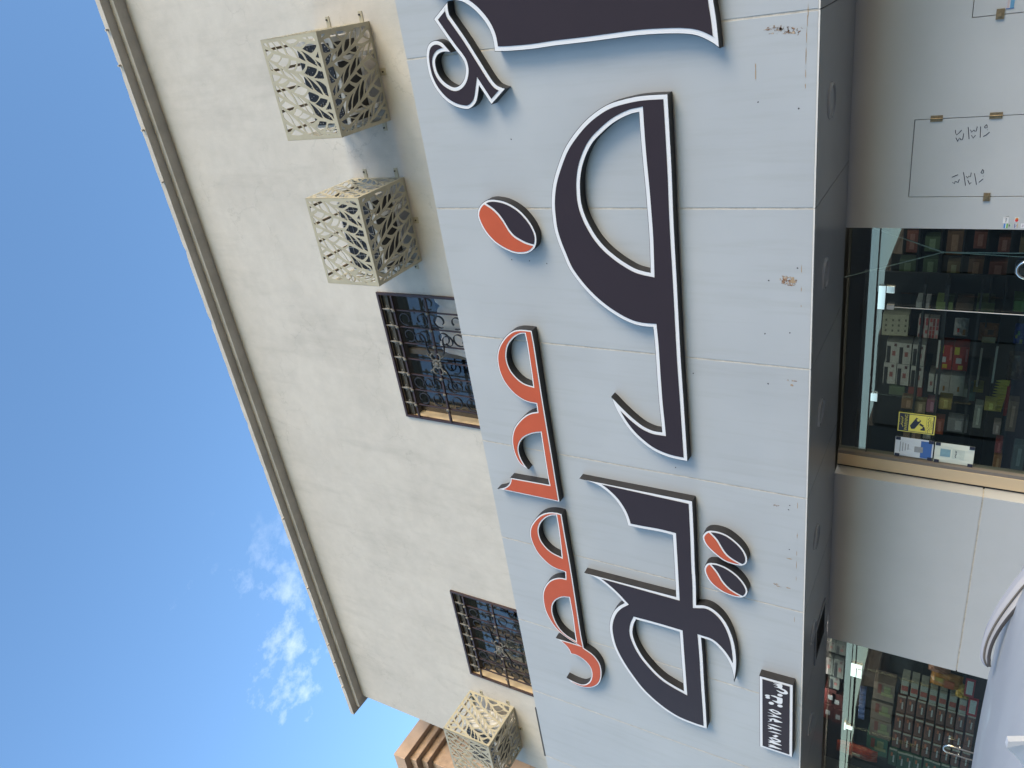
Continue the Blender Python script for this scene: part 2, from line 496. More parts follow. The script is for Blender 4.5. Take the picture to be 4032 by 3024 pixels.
# ------------------------------------------------------------------ the shop building
B = thing('shop_building', (-4.5, WY, 0), 'cream plastered shop building with wide blue grey sign band and two barred windows', 'building')
XL, XR = -11.41, 6.0
ZT = 10.74
WIN = [(-3.935, 7.155), (-8.713, 7.155)]
WW, WH = 1.75, 1.48
loops = [([(XL, FZ0), (XR, FZ0), (XR, ZT + 0.15), (XL, ZT + 0.15)], False)]
for cx, cz in WIN:
    loops.append(([(cx - WW / 2, cz - WH / 2), (cx + WW / 2, cz - WH / 2), (cx + WW / 2, cz + WH / 2), (cx - WW / 2, cz + WH / 2)], True))
mb = MB()
xz_plate(mb, orient(loops), WY)
mb.add([(XL, WY, 0), (XL, WY, ZT + 0.15), (XL, 16, ZT + 0.15), (XL, 16, 0)], [(0, 1, 2, 3)])
mb.add([(XL, WY, ZT + 0.15), (XR, WY, ZT + 0.15), (XR, 16, ZT + 0.15), (XL, 16, ZT + 0.15)], [(0, 1, 2, 3)])
mb.add([(XR, WY, 0), (XR, 16, 0), (XR, 16, ZT + 0.15), (XR, WY, ZT + 0.15)], [(0, 1, 2, 3)])
mb.build('upper_wall', M['plaster'], B)
# plastered patch edges, thin raised coats on the wall
# cornice: two stepped bands that turn the left corner; the arris is slightly chipped
def ring(mb_, p, z0, z1, jag=0.0):
    y = WY - p; x = XL - p
    n = 240
    top = []
    for i in range(n + 1):
        t = i / n
        zz = z1 + (random.uniform(-jag, jag) if jag else 0)
        if jag and random.random() < 0.06: zz -= random.uniform(0.01, 0.025)
        top.append((x + (XR - x) * t, zz))
    V = [(q[0], y, z0) for q in top] + [(q[0], y, q[1]) for q in top]
    F = [(i, i + 1, n + 2 + i, n + 1 + i) for i in range(n)]
    mb_.add(V, F)
    mb_.add([(x, y, z0), (XR, y, z0), (XR, WY + .05, z0), (x, WY + .05, z0)], [(3, 2, 1, 0)])
    V = [(q[0], y, q[1]) for q in top] + [(q[0], WY + 0.1, z1) for q in top]
    mb_.add(V, [(i, i + 1, n + 2 + i, n + 1 + i) for i in range(n)])
    mb_.add([(x, y, z0), (x, y, top[0][1]), (x, 16, z1), (x, 16, z0)], [(0, 1, 2, 3)])
mb = MB(); ring(mb, 0.150, 10.743, 10.825); mb.build('lower_cornice_band', M['cornice'], B)
mb = MB(); ring(mb, 0.268, 10.825, 10.905, 0.004); mb.build('upper_cornice_band', M['cornice'], B)
# little lugs along the cornice front
for px, py in [(425, 118), (475, 258), (566, 512), (643, 716), (1117, 2040), (1213, 2313), (1258, 2437), (1294, 2536), (1318, 2605), (1338, 2661), (1350, 2702)]:
    p = onY(px, py, WY - 0.27)
    MB().box((p.x - .012, p.y - .035, p.z - .012), (p.x + .012, p.y + .01, p.z + .012)).build('cornice_lug', M['cornice'], B)

# windows with their iron grilles
def flat_strip(pts, wid, y0, y1):
    """flat bar following pts (x,z), thickness wid in plane, depth y0..y1"""
    mbq = MB(); P = np.array(pts, float); n = len(P)
    T = np.gradient(P, axis=0); T /= np.linalg.norm(T, axis=1)[:, None]
    N = np.stack([-T[:, 1], T[:, 0]], 1) * wid / 2
    V = []
    for a, b in zip(P + N, P - N):
        V += [(a[0], y0, a[1]), (b[0], y0, b[1]), (b[0], y1, b[1]), (a[0], y1, a[1])]
    F = []
    for i in range(n - 1):
        for k in range(4):
            l = (k + 1) % 4
            F.append((i * 4 + k, i * 4 + l, i * 4 + 4 + l, i * 4 + 4 + k))
    F += [(3, 2, 1, 0), tuple((n - 1) * 4 + k for k in range(4))]
    return mbq.add(V, F)
def c_scroll(r, flip):
    pts = []
    for i in range(22):
        t = i / 21
        a = math.radians(200 - 330 * t)
        rr = r * (1.0 - 0.42 * max(0, (t - 0.45) / 0.55))
        pts.append((rr * math.cos(a) * 0.95, rr * math.sin(a) * (1 if not flip else -1)))
    return flat_strip(pts, 0.010, -0.011, 0.011)
SC = [c_scroll(0.084, f).mesh('scroll', M['iron']) for f in (False, True)]
sp = MB()
sp.tube([(0, 0, 0), (0, 0, 0.055)], [0.013, 0.010], 6)
sp.tube([(0, 0, 0.055), (0, 0, 0.09), (0, 0, 0.12), (0, 0, 0.205)], [0.008, 0.02, 0.016, 0.003], 6)
for sg in (-1, 1):
    sp.tube([(0, 0, 0.07), (sg * 0.022, 0, 0.10), (sg * 0.040, 0, 0.115), (sg * 0.046, 0, 0.095)], [0.007, 0.008, 0.008, 0.007], 5)
SPEAR = sp.mesh('spear_finial', M['verd'], True)
KNOB = MB().ball((0, 0, 0), 0.021, 8, sc=(1, .8, 1.2)).mesh('knob', M['verd'], True)
md = MB(); md.ball((0, 0, 0), 0.032, 10, sc=(1, .6, 1))
for k in range(10):
    a = k * math.pi / 5
    md.ball((0.052 * math.cos(a), 0.004, 0.052 * math.sin(a)), 0.021, 6, sc=(1, .5, 1))
MEDAL = md.mesh('medallion', M['verd'], True)
lf = MB()
lf.tube([(0, 0, 0), (.03, 0, .03), (.075, 0, .045), (.11, 0, .02), (.105, 0, -.01)], [.006, .012, .014, .009, .005], 5)
lf.tube([(.05, 0, .04), (.075, 0, .085), (.105, 0, .09)], [.008, .011, .005], 5)
LEAFS = lf.mesh('acanthus_leaf', M['verd'], True)
BARM = MB().box((-.008, -.008, -WH / 2 + .03), (.008, .008, WH / 2 - .235)).mesh('bar', M['grille'])
RAIL = MB().box((-WW / 2 + .03, -.0125, -.012), (WW / 2 - .03, .0125, .012)).mesh('rail', M['grille'])
def make_window(cx, cz, curtain, label):
    w = MB()
    x0, x1, z0, z1 = cx - WW / 2, cx + WW / 2, cz - WH / 2, cz + WH / 2
    D = 0.24
    # reveal
    w.add([(x0, WY, z0), (x0, WY, z1), (x0, WY + D, z1), (x0, WY + D, z0)], [(0, 1, 2, 3)])
    w.add([(x1, WY, z0), (x1, WY, z1), (x1, WY + D, z1), (x1, WY + D, z0)], [(3, 2, 1, 0)])
    w.add([(x0, WY, z1), (x1, WY, z1), (x1, WY + D, z1), (x0, WY + D, z1)], [(0, 1, 2, 3)])
    w.add([(x0, WY, z0), (x1, WY, z0), (x1, WY + D, z0), (x0, WY + D, z0)], [(3, 2, 1, 0)])
    win = w.build('window', M['reveal'], B, org=(cx, WY, cz))
    win['label'] = label
    f = MB()
    yf0, yf1 = WY + D - .06, WY + D
    for a, b in [((x0, z0), (x0 + .05, z1)), ((x1 - .05, z0), (x1, z1)), ((x0 + .05, z1 - .055), (x1 - .05, z1)), ((x0 + .05, z0), (x1 - .05, z0 + .055)),
                 ((cx - .035, z0 + .055), (cx + .035, z1 - .055))]:
        f.box((a[0], yf0, a[1]), (b[0], yf1, b[1]))
    f.build('sash_frame', M['alu'], win)
    for k in range(4):  # dark slats added below the reveal top to make the window head darker
        MB().box((x0 + .002, WY + .045 + k * .033, z1 - .10 - .03 * (k > 0)), (x1 - .002, WY + .075 + k * .033, z1 - .002)).build('head_shade_slat', M['head_shade'], win)
    for sgn in (-1, 1):
        xa, xb = (x0 + .05, cx - .035) if sgn < 0 else (cx + .035, x1 - .05)
        g = MB().box((xa, WY + D - .028 + .006 * sgn, z0 + .055), (xb, WY + D - .022 + .006 * sgn, z1 - .055))
        g.build('pane', M['winglass'], win)
    MB().box((x0 - .1, WY + 1.4, z0 - .3), (x1 + .1, WY + 1.42, z1 + .3)).build('backdrop', M['room'], win)
    if curtain:
        cv = MB(); n, mm = 36, 16; V = []
        for i in range(n + 1):
            t = i / n
            ztop = cz + .07 - .16 * max(0, 1 - t / .14) ** 2 - .03 * t + .012 * math.sin(t * 13)
            for j in range(mm + 1):
                v = j / mm
                x = cx + .03 + t * (WW / 2 - .08) - .02 * v
                y = WY + .135 + .022 * math.sin(t * 15 + v * 3) + .014 * math.sin(t * 37 + 2 - v * 5) + .02 * math.sin(v * 9 + t * 6) + .05 * v ** 6
                V.append((x, y, z0 + .03 + (ztop - z0 - .03) * v))
        F = [(i * (mm + 1) + j, (i + 1) * (mm + 1) + j, (i + 1) * (mm + 1) + j + 1, i * (mm + 1) + j + 1) for i in range(n) for j in range(mm)]
        cv.add(V, F).build('cloth', M['curtain'], win, smooth=True)
    # grille
    gf = MB(); t = .03
    for a, b in [((x0, z1 - t), (x1, z1)), ((x0, z0), (x1, z0 + t)), ((x0, z0 + t), (x0 + t, z1 - t)), ((x1 - t, z0 + t), (x1, z1 - t))]:
        gf.box((a[0], WY - .028, a[1]), (b[0], WY + .002, b[1]))
    gf.build('grille_frame', M['grille'], win)
    yb = WY - .013
    zr = z1 - .235
    for z in (zr, cz, z0 + .235):
        link('rail', RAIL, win, (cx, yb - .02, z))
    xs = [x0 + WW * (k + 1) / 8 for k in range(7)]
    for x in xs:
        link('bar', BARM, win, (x, yb, cz))
        link('spear_finial', SPEAR, win, (x, yb, zr + .012))
        for z in (zr, cz): link('knob', KNOB, win, (x, yb - .04, z))
    for i in range(6):
        xm = (xs[i] + xs[i + 1]) / 2
        for r_, zc in ((0, (zr + cz) / 2), (1, (cz + z0 + .235) / 2)):
            for k in (-1, 1):
                if i in (2, 3): continue
                link('scroll', SC[(k > 0) ^ (i % 2)], win, (xm, yb, zc + k * .118))
    for k in range(4):      # diagonal straps springing from the medallion
        a = math.radians(45 + 90 * k)
        sx, sz = math.copysign(1, math.cos(a)), math.copysign(1, math.sin(a))
        pts = []
        for i in range(26):
            t_ = i / 25
            if t_ < .5: p = (sx * .30 * t_ * 2, sz * (.13 * t_ * 2 + .05 * math.sin(t_ * 2 * math.pi)))
            else:
                b_ = (t_ - .5) * 2; aa = math.radians(-90 + 330 * b_); rr = .085 * (1 - .45 * b_)
                p = (sx * (.30 + rr * math.cos(aa) - 0.0), sz * (.13 + .085 + rr * math.sin(aa)))
            pts.append((cx + p[0], cz + p[1]))
        flat_strip(pts, .010, yb - .03, yb - .008).build('strap', M['iron'], win)
        l = link('acanthus_leaf', LEAFS, win, (cx + sx * .03, yb - .05, cz + sz * .03))
        l.scale = (sx * 1.0, 1, sz * 1.0)
    link('medallion', MEDAL, win, (cx, yb - .055, cz))
make_window(*WIN[0], True, 'barred window nearer the middle with pale cloth bunched in its lower right half')
make_window(*WIN[1], False, 'barred window at the left end without cloth behind the panes')

# sign band: a deep box with separate composite panels and sealed joints
fas = MB()
fas.box((XL, FY + .003, FZ0 + .004), (XR, WY - .004, FZ1 - .003)).build('sign_band', M['seal'], B)
FAS = [o for o in B.children if o.name.startswith('sign_band')][0]
seams = [-10.10 - 1.217, -10.10, -8.885, -7.668, -6.488, -5.287, -4.045, -2.863, -1.645, -0.427, 0.79, 2.01, 3.22, 4.44, 5.66]
for a, b in zip(seams[:-1], seams[1:]):
    a_, b_ = max(a + .0068, XL), b - .0068
    MB().box((a_, FY, FZ0 + .012), (b_, FY + .0028, FZ1)).build('panel', M['acp'], FAS, bevel=.0015)
for a, b in zip(seams[:-1], seams[1:]):
    MB().box((max(a, XL) + .003, FY - .001, FZ0), (b - .003, FY + .0058, FZ0 + .0105)).build('edge_trim', M['trim'], FAS)
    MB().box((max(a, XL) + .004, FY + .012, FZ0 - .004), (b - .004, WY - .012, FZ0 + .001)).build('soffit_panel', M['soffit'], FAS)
MB().box((XL, FY + .012, FZ0 + .001), (XR, WY - .012, FZ0 + .0035)).build('soffit_joint', M['darkseal'], FAS)
MB().box((-8.9, FY - .003, FZ1 - .004), (-8.0, FY + .03, FZ1 + .016)).build('loose_flashing', M['darkseal'], FAS)
# rust blisters and streaks on the sign band
def blob(px, py, rx, ry, name='rust_stain', m_=None, jag=.35, yy=.0012, n=18):
    c = onY(px, py, FY - yy)
    loop = []
    for k in range(n):
        a = 2 * math.pi * k / n; j = 1 + random.uniform(-jag, jag)
        loop.append((c.x + ry * j * math.cos(a), c.z + rx * j * math.sin(a)))
    q = MB(); xz_plate(q, orient([(loop, False)]), FY - yy)
    q.build(name, m_ or M['rust'], FAS)
for px, py, rx, ry in [(3066, 112, .035, .015), (3082, 113, .03, .012), (3097, 117, .03, .015), (3114, 115, .03, .012), (3130, 124, .03, .012), (3146, 116, .03, .01), (3137, 130, .015, .012), (3040, 109, .03, .012), (3016, 119, .02, .006),
                       (3060, 130, .05, .006), (3095, 128, .04, .01)]:
    blob(px, py, rx, ry)
blob(3112, 1108, .046, .036, jag=.14, n=30); blob(3092, 1102, .034, .036, jag=.2, n=26, yy=.0018); blob(3122, 1106, .018, .022, m_=M['stain'], jag=.4, yy=.0024)
blob(3115, 1499, .035, .008); blob(3118, 1517, .012, .008, m_=M['stain'])
for px, py in [(2985, 402), (3146, 427), (3140, 1056), (3027, 1105), (3110, 1311), (3012, 1314), (3024, 1511), (3109, 1990), (3105, 2007), (3108, 2164), (2015, 1023), (2085, 1027), (2153, 1038), (2154, 2400), (2660, 1841), (2013, 548), (2730, 1470)]:
    blob(px, py, .006, .006, 'dark_speck', M['speck'], .3, n=7)
for px, py, L in [(2975, 290, .07), (2975, 262, .03), (3182, 40, .05), (3179, 80, .05), (3176, 140, .06), (3174, 210, .05), (3173, 235, .05), (3172, 290, .04), (3171, 337, .02), (3156, 1060, .04), (3155, 1140, .03), (3154, 1206, .015), (3140, 1990, .05), (3139, 2110, .04), (3137, 2180, .04), (3136, 2230, .07), (3135, 2280, .04), (3128, 2440, .05)]:
    blob(px, py, .0026, L * .7, 'rust_streak', M['stain'], .4, n=9)
blob(3108, 2200, .02, .006, m_=M['stain']); blob(3103, 2315, .02, .006, m_=M['stain']); blob(3058, 1992, .03, .01); blob(3055, 2300, .02, .01); blob(3063, 2308, .03, .006)

# lower storey: panels either side of the two glazed entrances
def lower_panel(x0, x1, z0, z1, name='wall_panel', lab=None):
    return MB().box((x0, WY, z0), (x1, WY + .17, z1)).build(name, M['lower'], B, bevel=.002)
AX0, AX1, AZ1 = -1.942, -1.357, 2.182      # access door
BX0, BZ1 = -0.70, 1.881
xz = MB()
lo = [([(-2.19, .12), (4, .12), (4, FZ0 - .002), (-2.19, FZ0 - .002)], False), ([(AX0, .3), (AX1, .3), (AX1, AZ1), (AX0, AZ1)], True), ([(BX0, .3), (BX0 + .6, .3), (BX0 + .6, BZ1), (BX0, BZ1)], True)]
lo = orient(lo)
xz_plate(xz, lo, WY); xz_walls(xz, lo, WY, WY + .17)
xz.build('wall_panel', M['lower'], B)
for px0, px1, pz, lab in [(AX0, AX1, AZ1, 'access door with handwritten pen marks'), (BX0, BX0 + .6, BZ1, 'plain access door at the right edge')]:
    d = MB().box((px0 + .005, WY + .001, .305), (px1 - .005, WY + .03, pz - .005)).build('access_door', M['lower'], B, org=(px0, WY, pz))
    d['label'] = lab
    MB().box((px0 - .01, WY + .03, .29), (px1 + .01, WY + .04, pz + .01)).build('door_gap', M['rubber'], d)
    if px0 == AX0:
        for z in (2.037, 1.664):
            h = MB().box((px1 - .022, WY - .006, z - .04), (px1 + .022, WY - .0005, z + .04))
            for q in range(3): h.tube([(px1 + .013, WY - .006, z - .026 + q * .026), (px1 + .013, WY - .009, z - .026 + q * .026)], .006, 6)
            h.tube([(px1, WY - .008, z - .04), (px1, WY - .008, z + .04)], .006, 6)
            h.build('hinge', M['hinge'], d)
        lz = 1.658; MB().box((px0 - .03, WY - .012, lz - .022), (px0 + .03, WY - .0005, lz + .022)).box((px0 - .012, WY - .02, lz - .012), (px0 + .018, WY - .012, lz + .012)).build('latch', M['hinge'], d)
    else:
        lz = 1.715; MB().box((px0 - .025, WY - .012, lz - .024), (px0 + .04, WY - .0005, lz + .024)).box((px0 - .008, WY - .02, lz - .013), (px0 + .028, WY - .012, lz + .013)).build('latch', M['hinge'], d)
# pen marks on the access door (zoom of the door, pixel strokes)
def stroke(parent, pts, z0x, z0y, s, Y, r, name='pen_mark', m_=None, q=None):
    own = q is None
    q = q or MB()
    P = [onY(z0x + p[0] / s, z0y + p[1] / s, Y) for p in pts]
    q.tube(P, r, 5)
    if own: q.build(name, m_ or M['ink'], parent)
adoor = [o for o in B.children if o.name.startswith('access_door')][0]
for grp in ([[(258, 465), (258, 510), (275, 545), (320, 510), (358, 468)], [(265, 592), (295, 652), (310, 615), (325, 595), (350, 625), (375, 620), (393, 520)], [(465, 420), (478, 612)], [(505, 462), (520, 500), (560, 465), (575, 485), (600, 480), (614, 408)], [(520, 552), (545, 598), (585, 550)], [(668, 408), (660, 588)], [(762, 376), (728, 415), (745, 432), (778, 425), (775, 390), (762, 376)], [(778, 460), (782, 463)], [(712, 572), (760, 545), (815, 500)]],
            [[(200, 1237), (298, 1195)], [(210, 1320), (240, 1340), (255, 1300), (275, 1310), (300, 1325), (322, 1268)], [(388, 1155), (422, 1372)], [(432, 1220), (455, 1248), (475, 1215), (505, 1230), (515, 1163)], [(458, 1285), (490, 1352), (513, 1320)], [(568, 1175), (600, 1358)], [(700, 1108), (672, 1160), (690, 1172), (715, 1168), (718, 1130), (700, 1108)], [(708, 1216), (713, 1219)], [(640, 1320), (710, 1262)]]):
    q = MB()
    for st in grp: stroke(adoor, st, 3700, 400, 4.1476, WY - .0005, .0024, q=q)
    q.build('pen_writing', M['ink'], adoor)

# pier between the two entrances, two sheets with a joint
JZ = 1.392
for z0, z1 in ((.12, JZ - .006), (JZ + .006, FZ0 - .002)):
    MB().box((-6.80, WY, z0), (-4.63, WY + .15, z1)).build('pier_panel', M['lower'], B, bevel=.002)
MB().box((-6.79, WY + .006, JZ - .006), (-4.64, WY + .14, JZ + .006)).build('pier_joint', M['seal'], B)

# entrances
def entrance(x0, x1, panes, label):
    e = MB()
    e.box((x0, GY - .01, 2.38 - .004), (x1, GY + .002, 2.38 + .004))
    en = e.build('glass_entrance', M['rubber'], B, org=((x0 + x1) / 2, GY, 0))
    en['label'] = label
    for a, b, z0, z1 in panes:
        MB().box((a, GY - .006, z0), (b, GY + .006, z1)).build('pane', M['doorglass'], en)
    return en
E1 = entrance(-4.45, -2.19, [(-4.45, -3.812, .12, 2.374), (-3.806, -2.812, .14, 2.366), (-2.806, -2.19, .12, 2.374), (-4.45, -2.19, 2.386, FZ0 - .006)], 'right hand glass entrance with stickers on its left pane')
E2 = entrance(-9.2, -6.80, [(-7.30, -6.80, .12, 2.334), (-8.29, -7.306, .14, 2.326), (-9.2, -8.296, .12, 2.334), (-9.2, -6.80, 2.346, FZ0 - .006)], 'left hand glass entrance with stacked snacks behind it')
fr = MB(); fr.box((-4.598, GY - .05, .12), (-4.475, GY + .05, FZ0 - .004)); fr.build('door_frame', M['doorframe'], E1, bevel=.003)
MB().box((-4.474, GY - .045, .12), (-4.44, GY + .05, FZ0 - .004)).build('glazing_channel', M['doorframe2'], E1)
MB().box((-4.6285, GY - .022, .12), (-4.600, GY + .05, FZ0 - .004)).build('frame_gap', M['rubber'], E1)
# L shaped and square patch fittings, handles, lock rod
def patch(en, boxes):
    q = MB()
    for a, b in boxes: q.box((a[0], GY - .024, a[1]), (b[0], GY - .0065, b[1]))
    q.build('patch_fitting', M['patch'], en, bevel=.003)
patch(E1, [((-2.962, 2.306), (-2.745, 2.366)), ((-2.806, 2.238), (-2.745, 2.305))])
patch(E1, [((-3.875, 2.312), (-3.79, 2.372))])
patch(E2, [((-7.445, 2.266), (-7.310, 2.325)), ((-7.303, 2.266), (-7.238, 2.386)), ((-7.445, 2.327), (-7.304, 2.386))])
patch(E2, [((-8.33, 2.32), (-8.26, 2.395)), ((-8.36, 2.395), (-8.23, 2.42))])
MB().tube([(-2.93, GY - .03, 2.25), (-2.935, GY - .03, 1.2)], .004, 6).box((-2.95, GY - .04, 2.235), (-2.91, GY - .01, 2.29)).build('lock_rod', M['wire'], E1)
def handle(en, x, z0, z1, w):
    q = MB(); pts = []
    for i in range(17):
        a = math.pi * i / 16
        pts.append((x + w / 2 * math.cos(a), GY - .05, z1 - w / 2 + w / 2 * math.sin(a)))
    pts = [(x + w / 2, GY - .05, z0)] + pts + [(x - w / 2, GY - .05, z0)]
    q.tube(pts, .0115, 10)
    for sx in (-1, 1):
        q.tube([(x + sx * w / 2, GY - .05, z1 - .15), (x + sx * w / 2, GY - .004, z1 - .15)], .009, 8)
    q.build('handle', M['steel'], en, smooth=True)
p_ = onY(4003, 1062, GY - .05); handle(E1, p_.x, .8, p_.z, .135)
p_ = onY(3715, 2943, GY - .05); handle(E2, p_.x, .9, p_.z, .115)

# ------------------------------------------------------------------ things fixed in the soffit
def ring_mesh(r0, r1, z0, z1, n=28):
    q = MB(); V = []
    for r, z in ((r0, z0), (r1, z1), (r1 - .012, z1 - .002), (r0 - .02, z0 + .004)):
        V += [(r * math.cos(2 * math.pi * k / n), r * math.sin(2 * math.pi * k / n), z) for k in range(n)]
    F = []
    for i in range(3):
        for k in range(n): F.append((i * n + k, i * n + (k + 1) % n, (i + 1) * n + (k + 1) % n, (i + 1) * n + k))
    return q.add(V, F)
RINGM = ring_mesh(.122, .112, 0, -.014).mesh('trim_ring', M['lens'], True)
q = MB(); q.add([(.094 * math.cos(2 * math.pi * k / 28), .094 * math.sin(2 * math.pi * k / 28), -.004) for k in range(28)], [tuple(range(28))[::-1]])
LENSM = q.mesh('diffuser', M['lens'])
for (px, py), lab in zip([(3270, 395), (3245, 1080), (3224, 1630), (3215, 2101), (3194, 2502), (3186, 2850)],
                         ['round downlight in the soffit above the panel with pen writing', 'round downlight in the soffit above the right glass door leaf', 'round downlight in the soffit above the camera warning sticker',
                          'round downlight in the soffit above the blank pier', 'round downlight beside the square vent in the soffit', 'round downlight in the soffit nearest the small number plate']):
    p = onZ(px, py, FZ0); p.y = 5.775; p.z = FZ0 - .0045
    t = thing('downlight', p, lab, 'ceiling light', 'downlights along the soffit')
    link('trim_ring', RINGM, t, p); link('diffuser', LENSM, t, p)
t = thing('soffit_vent', (-6.22, 6.12, FZ0 - .005), 'square dark vent set in the soffit beside a downlight', 'vent')
q = MB(); vx, vy, vz, hs = -6.22, 6.12, FZ0 - .005, .24
for a, b in [((-hs, -hs), (hs, -hs + .03)), ((-hs, hs - .03), (hs, hs)), ((-hs, -hs + .03), (-hs + .03, hs - .03)), ((hs - .03, -hs + .03), (hs, hs - .03))]:
    q.box((vx + a[0], vy + a[1], vz - .014), (vx + b[0], vy + b[1], vz))
q.build('vent_frame', M['soffit'], t)
MB().box((vx - hs + .03, vy - hs + .03, vz - .003), (vx + hs - .03, vy + hs - .03, vz)).build('vent_back', M['dark'], t)
for k in range(6):
    yv = vy - hs + .07 + k * .07
    MB().add([(vx - hs + .03, yv, vz - .012), (vx + hs - .03, yv, vz - .012), (vx + hs - .03, yv + .03, vz - .004), (vx - hs + .03, yv + .03, vz - .004)], [(0, 1, 2, 3)]).build('blade', M['doorframe2'], t)

# ------------------------------------------------------------------ sign letters
LH = .08
def traced(zx, zy, s, pts, Y=FY - LH):
    l = spline(pts)
    return np.array([(lambda p: (p.x, p.z))(onY(zx + q[0] / s, zy + q[1] / s, Y)) for q in l])
def letter(name, label, contours, colour, cat='sign letter', border=.032, group='raised letters of the shop sign', parts=None):
    L = orient(contours)
    c = np.concatenate(L).mean(0)
    t = thing(name, (c[0], FY, c[1]), label, cat, group)
    q = MB(); xz_plate(q, L, FY - LH); xz_walls(q, L, FY - LH, FY + .001)
    q.build('return', M['side'], t)
    q = MB(); W_ = [offset(l, .0045) for l in L]
    xz_plate(q, W_, FY - LH - .003)
    q.build('white_border', M['white'], t)
    if parts is None:
        q = MB(); xz_plate(q, [offset(l, border) for l in L], FY - LH - .006)
        q.build('face', M[colour], t)
    else:
        for nm, lp, cm in parts(L):
            q = MB(); xz_plate(q, lp, FY - LH - .006); q.build(nm, M[cm], t)
    return t
Z1 = (1600, 0, 1.7015)
hamza = [(278, 8, 1), (183, 127, 1), (250, 225), (320, 322), (365, 380), (388, 420), (397, 470), (388, 525), (365, 563), (330, 582), (290, 570), (245, 535), (212, 485), (197, 430), (200, 392), (220, 362), (255, 349), (302, 352, 1),
         (268, 312), (240, 283), (205, 270), (170, 278), (143, 310), (133, 370), (140, 440), (160, 520), (200, 600), (260, 670), (330, 715), (405, 733), (440, 720), (467, 690), (480, 650), (490, 578, 1), (571, 702, 1), (668, 592, 1),
         (630, 580), (600, 562), (560, 510), (480, 382), (400, 255), (320, 140), (290, 95), (281, 50)]
letter('sign_letter', 'dark looped letter mark standing slanted at the top right of the sign', [(traced(*Z1, hamza), False)], 'purple', border=.030)
alif = [(300, -8), (380, 15), (450, 62), (510, 125), (550, 185), (575, 245), (588, 310), (592, 346, 1), (700, 343), (850, 330), (1000, 308), (1200, 285), (1375, 262), (1550, 240), (1700, 230), (1850, 228), (1950, 242), (2040, 283), (2100, 325, 1),
        (2092, 240), (2080, 130), (2068, 50), (2060, -10), (2050, -240, 1), (0, -300, 1), (120, -120)]
letter('sign_letter', 'dark upright letter cut off by the right end of the view', [(traced(*Z1, alif), False)], 'purple', border=.036)
Z2 = (2100, 300, 2.074)
def z3(p):     # zoom 3 pixels -> zoom 2 pixels
    x, y = 2100 + p[0] / 1.8437, 1000 + p[1] / 1.8437
    r = ((x - 2100) * 2.074, (y - 300) * 2.074)
    return r + ((1,) if len(p) > 2 else ())
fa = [(1100, 142, 1), (950, 150), (850, 161), (740, 185), (640, 215), (560, 255), (470, 320), (390, 398), (310, 500), (250, 600), (200, 730), (165, 850), (150, 950), (147, 1050), (155, 1150), (170, 1250), (200, 1350), (240, 1450)]
fa += [z3(p) for p in [(260, 105), (330, 205), (400, 285), (480, 360), (560, 420), (650, 475), (730, 510), (800, 526), (869, 532, 1), (880, 640), (888, 750), (898, 900), (912, 1080), (925, 1200), (934, 1291, 1), (870, 1280), (800, 1248), (730, 1195), (670, 1140), (620, 1090), (590, 1058), (565, 1036, 1),
                       (590, 1100), (620, 1160), (660, 1225), (710, 1290), (770, 1350), (850, 1413), (930, 1455), (1020, 1485), (1122, 1505, 1), (1109, 1300), (1093, 1050), (1073, 750), (1055, 400), (1044, 184)]]
fa += [(1150, 1200), (1135, 800), (1117, 450), (1106, 250)]
fah = [(862, 296, 1), (800, 310), (720, 345), (640, 395), (560, 465), (490, 540), (440, 630), (405, 730), (388, 830), (386, 930), (395, 1030), (420, 1120), (460, 1210), (520, 1310), (590, 1393), (660, 1455), (740, 1513), (830, 1565), (900, 1588), (956, 1600, 1), (953, 1500), (945, 1300), (930, 1100), (915, 920), (893, 700), (876, 500)]
letter('sign_letter', 'largest dark letter with a big open bowl in the middle of the sign', [(traced(*Z2, fa), False), (traced(*Z2, fah), True)], 'purple', border=.034)
Z5 = (2200, 1800, 1.509)
lo_ = [(122, 127, 1), (795, 260, 1), (800, 360), (806, 500), (811, 650), (817, 760), (819, 877, 1), (870, 880), (920, 903), (970, 948), (1010, 1010), (1040, 1090), (1055, 1180), (1055, 1260), (1042, 1340, 1), (1035, 1285), (1020, 1235), (990, 1180), (950, 1130), (905, 1092), (848, 1072, 1), (858, 1200), (866, 1350), (876, 1500), (882, 1614, 1),
       (800, 1588), (700, 1545), (600, 1478), (500, 1388), (430, 1300), (370, 1210), (325, 1120), (303, 1030), (305, 970), (325, 918), (355, 885), (390, 865, 1), (340, 812), (280, 758), (220, 716), (151, 686, 1), (697, 828, 1), (690, 700), (683, 580), (676, 462, 1), (600, 443), (500, 425), (412, 407, 1), (395, 350), (370, 300), (330, 245), (270, 190), (210, 155)]
loh = [(461, 964, 1), (600, 1002), (717, 1037, 1), (725, 1150), (735, 1280), (743, 1387, 1), (680, 1352), (620, 1312), (560, 1255), (500, 1182), (460, 1110), (441, 1050), (445, 1000)]
letter('sign_letter', 'dark joined letters with two pointed uprights at the left of the sign', [(traced(*Z5, lo_), False), (traced(*Z5, loh), True)], 'purple', border=.036)
Z4 = (1900, 1200, 2.0733)
